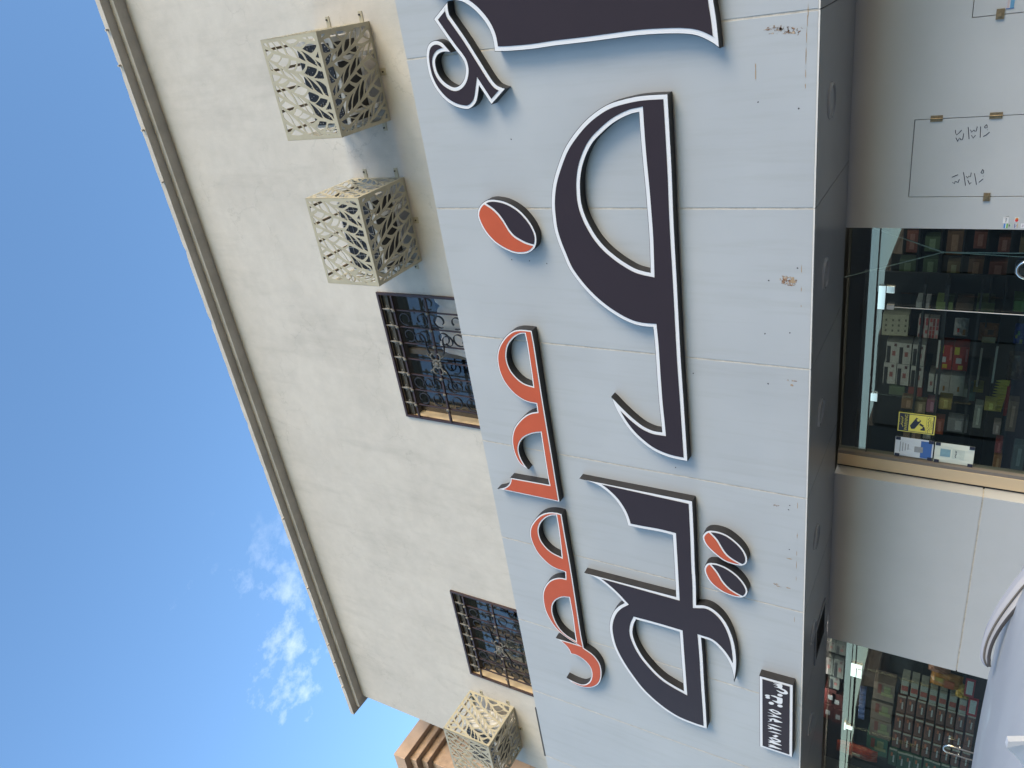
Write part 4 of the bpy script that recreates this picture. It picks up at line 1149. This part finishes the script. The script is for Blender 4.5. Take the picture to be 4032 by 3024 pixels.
for x, y, hx, hy, c, l in [(490, 95, 48, 60, (.38, .4, .42), 'small white pack on the upper right shelf'), (625, 105, 40, 55, (.40, .40, .44), 'small pale pack next to the white pack'), (910, 110, 140, 70, (.16, .22, .08), 'olive green carton on the right shelf'), (1240, 120, 140, 70, (.16, .10, .07), 'dull brown carton on the right shelf'), (1580, 130, 150, 80, (.14, .18, .07), 'mossy green carton below the brown one'),
                           (2150, 110, 110, 90, (.15, .28, .07), 'bright green carton low on the right shelf'), (130, 1490, 130, 70, (.12, .16, .10), 'dark green box under the white cartons'), (430, 1510, 115, 75, (.24, .06, .05), 'dark red box under the white cartons'), (1260, 1530, 50, 70, (.30, .31, .28), 'pale grey box beside the plain white boxes'), (1350, 1590, 60, 70, (.07, .20, .20), 'teal box near the yellow pack')]:
    good(ZG, x, y, hx, hy, S1Y, c, 'box', l, 'box', 'mixed boxes on the right shelf', depth=.25)
# things standing behind the stickered pane
NP = [(3575, 1590, 26, 20, (.20, .12, .07), 'small tan pack'), (3622, 1605, 22, 22, (.25, .19, .12), 'small beige pack'), (3668, 1600, 20, 24, (.30, .12, .18), 'small pink pack'), (3722, 1590, 26, 22, (.30, .22, .05), 'small mustard pack'),
      (3590, 1715, 34, 26, (.22, .14, .10), 'brown pack'), (3655, 1705, 20, 24, (.30, .28, .25), 'pale pack'), (3698, 1680, 18, 30, (.32, .08, .05), 'red pack'), (3770, 1675, 40, 26, (.22, .22, .24), 'grey pack'), (3850, 1640, 16, 46, (.26, .27, .26), 'tall pale pack'),
      (3900, 1600, 24, 18, (.30, .27, .06), 'yellow pack'), (3925, 1690, 14, 22, (.28, .22, .22), 'small rosy pack'), (3932, 1760, 14, 24, (.26, .06, .07), 'small red pack'), (3925, 1830, 16, 36, (.32, .14, .05), 'orange pack'), (3985, 1640, 20, 60, (.14, .10, .07), 'dark brown bag'), (4010, 1800, 24, 50, (.06, .10, .12), 'dark teal bag')]
for x, y, hx, hy, c, l in NP:
    good((0, 0, 1), x, y, hx, hy, 8.0, c, 'pack', l + ' standing behind the stickered pane', 'pack', 'packs behind the stickered pane', depth=.12, extra=[(.15, .3, .85, .62, tuple(min(.5, q_ * 1.7 + .04) for q_ in c), 'print_band')])
for zz in (1.62, 1.90, 2.10):
    MB().box((-6.4, 7.99, zz - .02), (-3.2, 8.2, zz)).build('shelf_board', M['shelf'], sh1)
# far shelf at the right: dim rows
rr = random.Random(11)
sh3 = thing('display_shelf', (-2.6, 10.2, .1), 'far dim shelving at the back of the shop', 'shelf')
MB().box((-4.6, 10.6, .1), (-1.0, 10.63, 2.9)).build('back_board', M['shelf'], sh3)
ords = ['first', 'second', 'third', 'fourth', 'fifth', 'sixth', 'seventh', 'eighth', 'ninth', 'tenth']
for r in range(6):
    z = 2.35 - r * .24
    MB().box((-4.5, 10.2, z - .02), (-1.1, 10.6, z)).build('shelf_board', M['shelf'], sh3)
    for k in range(8):
        x = -3.9 + k * .36 + rr.uniform(-.03, .03); w_ = rr.uniform(.09, .15); h_ = rr.uniform(.11, .19)
        c = rr.choice([(.24, .13, .08), (.15, .17, .24), (.30, .23, .13), (.13, .2, .12), (.28, .10, .08), (.34, .34, .34)])
        t = thing('tin', (x, 10.3, z), 'dim tin on the far shelf, %s row down, %s from the left' % (ords[r], ords[k]), 'tin', 'tins on the far shelf')
        MB().box((x - w_, 10.22, z), (x + w_, 10.4, z + h_)).build('body', colm(c), t, bevel=.006)
        MB().box((x - w_ * .7, 10.216, z + h_ * .3), (x + w_ * .7, 10.2195, z + h_ * .7)).build('label_band', colm(tuple(min(.5, q_ * 1.9 + .06) for q_ in c)), t)
# snack packs behind the left entrance
ZH = (3240, 2480, 3.05)
rows = [[(945, 890), (1060, 915), (1180, 955), (1300, 985), (1415, 1035), (1535, 1070), (1650, 1105), (1775, 1135)],
        [(915, 1110), (1030, 1135), (1150, 1180), (1270, 1222), (1390, 1265), (1510, 1290), (1620, 1320), (1745, 1345)],
        [(885, 1310), (1000, 1350), (1120, 1390), (1240, 1430), (1360, 1475), (1475, 1505), (1590, 1540), (1710, 1570)],
        [(838, 1525), (938, 1570), (1030, 1595), (1130, 1625), (1255, 1655), (1350, 1690), (1460, 1720), (1580, 1750)]]
for r, row in enumerate(rows):
    for k, (x, y) in enumerate(row):
        br = (.15, .062, .046) if r < 3 else (.05, .10, .068)
        good(ZH, x, y, 52, 104, S2Y, br, 'biscuit_pack', '%s biscuit pack with white lettering, %s down in the %s column from the right' % (['brown', 'green'][r == 3], ords[k], ords[r]), 'biscuit pack', 'stacked biscuit packs behind the left entrance', depth=.18, bev=.008,
             extra=[(.90, .04, 1.0, .96, (.40, .37, .30), 'cream_end'), (.22, .30, .62, .48, (.45, .44, .42), 'white_lettering'), (.56, .52, .76, .74, (.45, .13, .06), 'orange_mark')])
for k, (x, y) in enumerate([(985, 690), (1100, 725), (1212, 765), (1325, 805), (1440, 845), (1560, 885), (1680, 925)]):
    good(ZH, x, y, 46, 84, S2Y, (.34, .34, .29), 'wafer_pack', 'cream wafer pack with a red stripe, %s down' % ords[k], 'wafer pack', 'wafer packs above the biscuits', depth=.18, extra=[(.25, .05, .6, .95, (.36, .08, .06), 'red_stripe')])
for k, (x, y) in enumerate([(735, 750), (705, 985), (690, 1200), (650, 1400)]):
    good(ZH, x, y, 130, 105, S2Y, [(.20, .15, .12), (.05, .13, .09)][k == 3], 'cereal_box', 'box with yellow green leaf picture, %s from the right' % ords[k], 'box', 'leaf picture boxes', depth=.2,
         extra=[(.30, .08, .48, .62, (.26, .27, .14), 'leaf_picture'), (.50, .2, .85, .5, (.21, .23, .12), 'leaf_picture'), (.40, .62, .92, .80, (.20, .06, .05), 'red_band')])
bag(ZH, 1480, 640, 200, 90, S2Y - .03, (.42, .17, .03), 'large orange snack bag at the right of the left entrance', patches=[(-.5, -.5, .4, .1, (.42, .10, .04)), (.1, .2, .6, .7, (.5, .34, .06))])
bag(ZH, 1400, 470, 140, 80, S2Y - .03, (.36, .14, .08), 'reddish snack bag above the orange bag')
bag(ZH, 1700, 780, 110, 80, S2Y - .04, (.46, .28, .04), 'yellow snack bag beside the price cards')
for (x, y), l in zip([(1765, 700), (1800, 930)], ['upper', 'lower']):
    good(ZH, x, y, 62, 110, S2Y - .08, (.36, .02, .03), 'price_card', '%s red framed white price card' % l, 'card', 'red framed price cards', depth=.006, extra=[(.14, .18, .88, .82, (.48, .52, .50), 'white_field')], bev=0)
bag(ZH, 400, 1490, 250, 70, S2Y - .15, (.30, .04, .02), 'glossy red orange bag low at the left', patches=[(-.2, -.2, .2, .2, (.5, .4, .3))])
for k in range(6):
    p = gp(ZH, 480 - k * 5, 760 + k * 60, S2Y - .02)
    t = thing('blue_tin', (p.x, p.y, p.z - .03), 'small blue tin, %s from the right in the row' % ords[k], 'tin', 'small blue tins')
    MB().tube([(p.x, p.y + .05, p.z - .035), (p.x, p.y + .05, p.z + .03), (p.x, p.y + .05, p.z + .036)], [.05, .05, .046], 10).build('tin', colm((.05, .08, .20)), t)
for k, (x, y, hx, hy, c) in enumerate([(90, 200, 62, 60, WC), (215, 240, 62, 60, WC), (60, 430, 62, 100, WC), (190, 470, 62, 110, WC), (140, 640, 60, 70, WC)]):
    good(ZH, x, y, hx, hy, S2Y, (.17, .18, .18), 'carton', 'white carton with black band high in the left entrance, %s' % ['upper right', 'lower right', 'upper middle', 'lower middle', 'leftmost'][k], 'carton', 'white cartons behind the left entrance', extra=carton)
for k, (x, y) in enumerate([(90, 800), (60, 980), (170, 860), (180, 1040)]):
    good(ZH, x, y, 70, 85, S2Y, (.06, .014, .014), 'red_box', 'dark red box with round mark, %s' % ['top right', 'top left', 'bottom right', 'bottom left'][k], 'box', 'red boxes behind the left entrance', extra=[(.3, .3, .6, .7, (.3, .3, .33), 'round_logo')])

# white cord strung in a Y behind the glass
cy_ = GY + .12
a, b, c, d = onY(3200 + 580 / 2.37, 800 + 235 / 2.37, cy_), onY(3200 + 300 / 2.37, 800 + 690 / 2.37, cy_), onY(3200 + 1215 / 2.37, 800 + 458 / 2.37, cy_), onY(4040, 800 + 468 / 2.37, cy_)
t = tag(MB().tube([a, c], .005, 6).tube([b, c], .005, 6).tube([c, d], .005, 6).tube([c, d + Vector((-.03, 0, 0))], .004, 6).ball(c, .011, 6).build('hanging_cord', mat('cord_white', (.5, .55, .52), .7)), 'white cord hanging in a Y shape behind the right glass pane', 'cord')

# ------------------------------------------------------------------ stickers and notices on the glass
def text_mesh(s, size, m_):
    cu = bpy.data.curves.new('txt', 'FONT'); cu.body = s; cu.size = size; cu.align_x = 'CENTER'; cu.align_y = 'CENTER'
    o = bpy.data.objects.new('txt', cu); C.objects.link(o)
    bpy.context.view_layer.update()
    me = bpy.data.meshes.new_from_object(o.evaluated_get(bpy.context.evaluated_depsgraph_get()))
    bpy.data.objects.remove(o); bpy.data.curves.remove(cu)
    me.materials.clear(); me.materials.append(m_)
    return me
def put_text(s, size, m_, parent, x, y, z, name='lettering', sx=1):
    o = link(name, text_mesh(s, size, m_), parent, (x, y, z))
    o.rotation_euler = (math.pi / 2, 0, 0); o.scale = (sx, 1, 1)
    return o
gy = GY - .0085
wx0, wx1, wz0, wz1 = -4.160, -3.960, 1.829, 2.128
t = thing('warning_sticker', ((wx0 + wx1) / 2, gy, wz0), 'yellow and black camera warning sticker on the glass', 'sticker')
MB().box((wx0, gy, wz0), (wx1, gy + .0015, wz1)).build('backing', M['yellow'], t)
MB().box((wx0 + .008, gy - .001, wz0 + .008), (wx1 - .008, gy - .0003, wz1 - .008)).build('border', M['navy'], t)
MB().box((wx0 + .014, gy - .002, wz0 + .018), (wx1 - .014, gy - .0013, wz1 - .088)).build('field', M['yellow'], t)
xc = (wx0 + wx1) / 2
put_text('WARNING', .036, M['yellow'], t, xc, gy - .0025, wz1 - .066, sx=.95)
q = MB()
for pts in ([(.055, .01), (.048, -.006), (.03, -.008), (.028, .004)], [(.022, -.008), (.008, -.008), (.006, .004)], [(0, -.008), (-.012, -.008), (-.016, .006)], [(-.022, .004), (-.03, -.008), (-.05, -.012)]):
    q.tube([(xc + p[0], gy - .003, wz1 - .03 + p[1]) for p in pts], .0028, 4)
for dx, dz in ((.03, .016), (.002, .018), (.012, .018), (-.025, .016)): q.ball((xc + dx, gy - .003, wz1 - .03 + dz), .003, 5)
q.build('arabic_lettering', M['yellow'], t)
# camera picture
zc = wz0 + .135
def poly(pts, m_, nm, yy):
    q = MB(); xz_plate(q, orient([([(xc + a, zc + b) for a, b in pts], False)]), yy); q.build(nm, m_, t)
poly([(-.062, .052), (-.03, .066), (.062, .018), (.034, -.022), (.012, -.012), (-.058, .026)], M['navy'], 'camera_picture', gy - .003)
poly([(.022, .006), (.044, .016), (.052, -.002), (.030, -.012)], M['yellow'], 'camera_lens', gy - .004)
poly([(-.01, -.008), (.008, -.016), (-.012, -.046), (-.03, -.04)], M['navy'], 'camera_arm', gy - .003)
poly([(-.066, -.058), (-.066, -.022), (-.052, -.022), (-.044, -.036), (-.026, -.04), (-.026, -.052), (-.05, -.058)], M['navy'], 'camera_mount', gy - .003)
MB().box((wx0 + .016, gy - .0035, wz0 + .068), (wx1 - .016, gy - .0025, wz0 + .070)).build('rule', M['navy'], t)
q = MB()
for i in range(11): q.tube([(wx0 + .02 + i * .0148, gy - .003, wz0 + .053 + .006 * (i % 2)), (wx0 + .03 + i * .0148, gy - .003, wz0 + .055 - .004 * (i % 3))], .0026, 4)
q.build('arabic_lettering', M['navy'], t)
put_text('This Place is monitored', .0155, M['navy'], t, xc, gy - .003, wz0 + .040)
put_text('by camera', .021, M['navy'], t, xc, gy - .003, wz0 + .027)
def notice(x0, x1, z0, z1, m_, label):
    t = thing('notice_sheet', ((x0 + x1) / 2, gy, z0), label, 'notice')
    q = MB(); n = 8; V = []
    for i in range(n + 1):
        for j in range(n + 1):
            V.append((x0 + (x1 - x0) * i / n, gy - .001 - .004 * abs(math.sin(i * 1.1 + j * .6)) * (0 < i < n) * (0 < j < n), z0 + (z1 - z0) * j / n))
    q.add(V, [(i * (n + 1) + j, (i + 1) * (n + 1) + j, (i + 1) * (n + 1) + j + 1, i * (n + 1) + j + 1) for i in range(n) for j in range(n)]).build('sheet', m_, t)
    for x in (x0 + .012, x1 - .012):
        for z in (z0 + .025, z1 - .02): MB().box((x - .018, gy - .009, z - .024), (x + .014, gy - .0065, z + .016)).build('tape', M['navy'], t)
    return t
n1_ = notice(-4.425, -4.222, 1.823, 2.137, M['paper2'], 'white notice sheet with blue lower part, above the pale green notice')
MB().box((-4.415, gy - .0075, 1.835), (-4.235, gy - .006, 1.925)).build('blue_print', M['blue'], n1_)
MB().box((-4.36, gy - .0095, 1.905), (-4.30, gy - .008, 1.975)).build('grey_square', colm((.30, .31, .32)), n1_)
for i in range(4): MB().box((-4.38 + .01 * i, gy - .0075, 2.09 - .022 * i), (-4.27 - .006 * i, gy - .006, 2.096 - .022 * i)).build('text_line', colm((.25, .26, .28)), n1_)
n2_ = notice(-4.432, -4.226, 1.502, 1.812, M['paper'], 'pale green notice sheet below the blue and white notice')
MB().box((-4.365, gy - .0075, 1.685), (-4.285, gy - .006, 1.765)).build('blue_square', colm((.20, .34, .40)), n2_)
MB().box((-4.375, gy - .0072, 1.575), (-4.275, gy - .006, 1.672)).build('inset', colm((.50, .56, .50)), n2_)
q = MB()
for pts in ([(.036, .006), (.028, -.006), (.018, -.006), (.014, .004)], [(.008, -.006), (-.004, -.006), (-.006, .004), (-.014, -.006)], [(-.02, .004), (-.028, -.007), (-.036, 0)]):
    q.tube([(-4.325 + a, gy - .008, 1.645 + b) for a, b in pts], .0026, 4)
q.build('arabic_lettering', M['navy'], n2_)
# payment stickers on the white jamb
def px(z, x, y): p = onY(3800 + x / 3.685, 750 + y / 3.685, WY - .001); return p
def stick(name, label, x0, x1, y0, y1, m_):
    a = px(0, x0, y1); b = px(0, x1, y0)
    t = thing(name, ((a.x + b.x) / 2, WY - .001, b.z), label, 'sticker')
    MB().box((a.x, WY - .0018, b.z), (b.x, WY - .0008, a.z)).build('backing', m_, t)
    return t, a.x, b.x, b.z, a.z
t, x0, x1, z0, z1 = stick('payment_sticker', 'blue and green bank card sticker beside the door edge', 555, 625, 480, 545, M['white'])
MB().box((x0, WY - .0028, z0 + (z1 - z0) * .62), (x1, WY - .0019, z1)).build('blue_bar', colm((.03, .20, .55)), t)
MB().box((x0, WY - .0028, z0), (x1, WY - .0019, z0 + (z1 - z0) * .38)).build('green_bar', colm((.16, .40, .10)), t)
t, x0, x1, z0, z1 = stick('payment_sticker', 'torn grey sticker with peeling corner above the card stickers', 545, 640, 385, 475, M['white'])
put_text('mada', (z1 - z0) * .42, M['navy'], t, (x0 + x1) / 2, WY - .003, (z0 + z1) / 2, sx=1.0)
MB().add([(x1 - .006, WY - .002, z1 - .002), (x1 + .012, WY - .02, z1 - .03), (x1 + .006, WY - .012, z0)], [(0, 1, 2), (2, 1, 0)]).build('peeling_corner', M['wire'], t)
t, x0, x1, z0, z1 = stick('payment_sticker', 'sticker with overlapping red and orange circles', 715, 785, 392, 458, M['white'])
for dx, c, yy in ((-.2, (.55, .03, .03), .003), (.2, (.60, .26, .03), .0026)):
    q = MB(); r = (z1 - z0) * .40; xc_ = (x0 + x1) / 2 + dx * (x1 - x0) * .7; zc_ = (z0 + z1) / 2
    q.add([(xc_ + r * math.cos(k * math.pi / 9), WY - yy, zc_ + r * math.sin(k * math.pi / 9)) for k in range(18)], [tuple(range(18))]).build('circle', colm(c), t)
t, x0, x1, z0, z1 = stick('payment_sticker', 'white sticker lettered VISA with a blue and a gold edge', 710, 765, 482, 545, M['white'])
put_text('VISA', (x1 - x0) * .42, colm((.02, .04, .25)), t, (x0 + x1) / 2, WY - .003, (z0 + z1) / 2)
MB().box((x0, WY - .0028, z1 - .004), (x1, WY - .0019, z1)).build('blue_edge', colm((.04, .05, .25)), t)
MB().box((x0, WY - .0028, z0), (x1, WY - .0019, z0 + .004)).build('gold_edge', colm((.5, .33, .05)), t)
t, x0, x1, z0, z1 = stick('payment_sticker', 'small pale green sticker between the bank card and VISA stickers', 640, 685, 470, 545, colm((.42, .50, .47)))
q = MB()
for k in range(3): q.tube([((x0 + x1) / 2 + (.004 + .004 * k) * math.cos(a), WY - .003, z1 - .004 + (.004 + .004 * k) * math.sin(a) * .7) for a in (.5, 1.1, 1.6, 2.1, 2.6)], .0012, 4)
q.build('wave_mark', colm((.1, .14, .14)), t)
t, x0, x1, z0, z1 = stick('payment_sticker', 'white rounded sticker lowest of the card stickers', 803, 870, 478, 545, M['white'])
put_text('Pay', (x1 - x0) * .4, colm((.12, .02, .12)), t, (x0 + x1) / 2, WY - .003, (z0 + z1) / 2)
a_, b_ = onY(3700 + 1850 / 6.636, 225 / 6.636, WY - .001), onY(3700 + 1850 / 6.636, -60 / 6.636, WY - .001)
zt_, zb_ = onY(3700 + 1740 / 6.636, 100 / 6.636, WY).z, onY(3700 + 1960 / 6.636, 100 / 6.636, WY).z
t = thing('notice_sticker', ((a_.x + b_.x) / 2, WY - .001, zb_), 'blue edged sticker on the access door at the right edge', 'sticker')
MB().box((a_.x, WY - .0018, zb_), (b_.x, WY - .0008, zt_)).build('backing', colm((.42, .44, .50)), t)
MB().box((a_.x + .004, WY - .0028, zb_ + .002), (b_.x, WY - .0019, zb_ + (zt_ - zb_) * .5)).build('blue_print', colm((.10, .26, .42)), t)
MB().box((a_.x, WY - .0034, zb_), (a_.x + .004, WY - .0019, zt_)).build('blue_edge', colm((.03, .10, .30)), t)
MB().box((a_.x + .006, WY - .0028, zb_ + (zt_ - zb_) * .62), (b_.x, WY - .0019, zb_ + (zt_ - zb_) * .85)).build('pink_line', colm((.45, .36, .36)), t)

# ------------------------------------------------------------------ parked car, seen only by its roof
def car():
    yaw = math.radians(180)           # nose to the left
    L0 = Vector((-1.96, 1.95, 0))      # a point under the rear of the roof
    fw = Vector((-.93, -.37, 0)).normalized(); lf_ = Vector((-fw.y, fw.x, 0))
    def P(x, y, z): return L0 + fw * x + lf_ * y + Vector((0, 0, z))
    t = thing('parked_car', P(1.2, 0, 0), 'pale silver car parked in front of the shop, only its roof in view', 'car')
    # sections along the length: (x, half width at sill, half width at belt, belt z, half width at roof, roof z)
    sec = [(-.95, .62, .70, .80, .55, .86), (-.80, .74, .82, .90, .62, 1.02), (-.55, .80, .86, .93, .60, 1.22), (-.28, .82, .87, .94, .585, 1.385), (-.05, .83, .88, .94, .585, 1.435), (.4, .83, .88, .94, .60, 1.462), (1.0, .83, .88, .94, .60, 1.455), (1.35, .83, .88, .94, .58, 1.40), (1.75, .83, .88, .94, .60, 1.15), (2.05, .83, .87, .93, .66, .97), (2.6, .82, .86, .88, .66, .90), (3.1, .76, .80, .78, .60, .80), (3.3, .66, .70, .66, .50, .68)]
    prof = []
    for x, ws, wb, bz, wr, rz in sec:
        ring_ = []
        half = [(ws, .22), (ws + .03, .45), (wb, bz - .12), (wb - .02, bz), ((wb + wr) / 2 + .02, (bz + rz) / 2), (wr + .03, rz - .075), (wr - .03, rz - .035), (wr * .72, rz - .010), (wr * .36, rz), (0, rz + .003)]
        ring_ = [(y, z) for y, z in half] + [(-y, z) for y, z in half[:-1][::-1]]
        prof.append([P(x, y, z) for y, z in ring_])
    n = len(prof[0]); V = [p for r in prof for p in r]; F = []
    for i in range(len(prof) - 1):
        for k in range(n - 1): F.append((i * n + k, i * n + k + 1, (i + 1) * n + k + 1, (i + 1) * n + k))
    F.append(tuple(range(n))[::-1]); F.append(tuple(range((len(prof) - 1) * n, len(prof) * n)))
    body = MB().add(V, F).build('body', M['carpaint'], t, smooth=True)
    sm = body.modifiers.new('smooth', 'SUBSURF'); sm.levels = 2; sm.render_levels = 2
    for sg in (1, -1):          # side windows
        q = MB()
        for xa, xb in ((-.05, .55), (.62, 1.3)):
            q.add([P(xa, sg * .875, 1.0), P(xb, sg * .875, 1.0), P(xb - .05, sg * .70, 1.33), P(xa + .03, sg * .70, 1.33)], [(0, 1, 2, 3), (3, 2, 1, 0)])
        q.build('side_window', M['carglass'], t)
        for xw in (-.25, 2.45):
            w = MB().tube([P(xw, sg * .70, .32), P(xw, sg * .88, .32)], .32, 24).build('wheel', M['rubber'], t)
            MB().tube([P(xw, sg * .88, .32), P(xw, sg * .895, .32)], .20, 20).build('rim', M['steel'], w)
    return t, P
CAR, CP = car()
# the edge of the rear hatch, rising past the roof
def strip3(pix, r, w, m_, name, parent, th=.02):
    """band through pixel points at given distance; w list of widths in pixels towards inner side"""
    q = MB(); V = []
    n = len(pix)
    for i, (x, y, dx, dy) in enumerate(pix):
        a = ondist(x, y, r); b = ondist(x + dx, y + dy, r - .015)
        V += [a, b, b + Vector((.012, .016, -.002)), a + Vector((.012, .016, -.002)) * 1.6]
    F = []
    for i in range(n - 1):
        for k in range(4):
            l = (k + 1) % 4; F.append((i * 4 + k, i * 4 + l, i * 4 + 4 + l, i * 4 + 4 + k))
    q.add(V, F)
    return q.build(name, m_, parent, smooth=False)
Zc = lambda x, y: (3732 + x / 2.013, 2200 + y / 2.013)
outer = spline([(640, 80), (604, 130), (545, 200), (480, 285), (420, 370), (365, 455), (320, 540), (285, 620), (262, 700), (256, 770), (265, 810), (285, 840), (312, 858)], 4, False)
inner = spline([(690, 230), (640, 285), (600, 325), (545, 390), (490, 455), (440, 520), (400, 580), (365, 645), (340, 710), (326, 775), (326, 805), (326, 835), (330, 858)], 4, False)
pix = []
for a, b in zip(outer, inner):
    p = Zc(*a); q_ = Zc(*b); pix.append((p[0], p[1], q_[0] - p[0], q_[1] - p[1]))
HG = strip3(pix, 2.86, None, M['cartrim'], 'rear_hatch', CAR)
q = MB()
q.tube([ondist(p[0] + p[2], p[1] + p[3], 2.835) for p in pix], .005, 6)
q.build('weatherstrip', M['rubber'], HG)
q = MB(); q.tube([ondist(p[0] + p[2] * .42, p[1] + p[3] * .42, 2.848) for p in pix], .0028, 5); q.build('groove', M['side'], HG)
# shark fin aerial
q = MB()
fp = [ondist(*Zc(480, 1450), 2.05), ondist(*Zc(465, 1500), 2.07), ondist(*Zc(530, 1552), 2.12), ondist(*Zc(600, 1640), 2.2), ondist(*Zc(720, 1800), 2.3), ondist(*Zc(760, 1445), 2.05)]
bk = [p + Vector((-.03, .04, 0)) for p in fp]
q.add(fp + bk, [(0, 1, 2, 3, 4, 5), (11, 10, 9, 8, 7, 6)] + [(i, i + 6, (i + 1) % 6 + 6, (i + 1) % 6) for i in range(6)])
q.build('roof_aerial', M['white'], CAR)
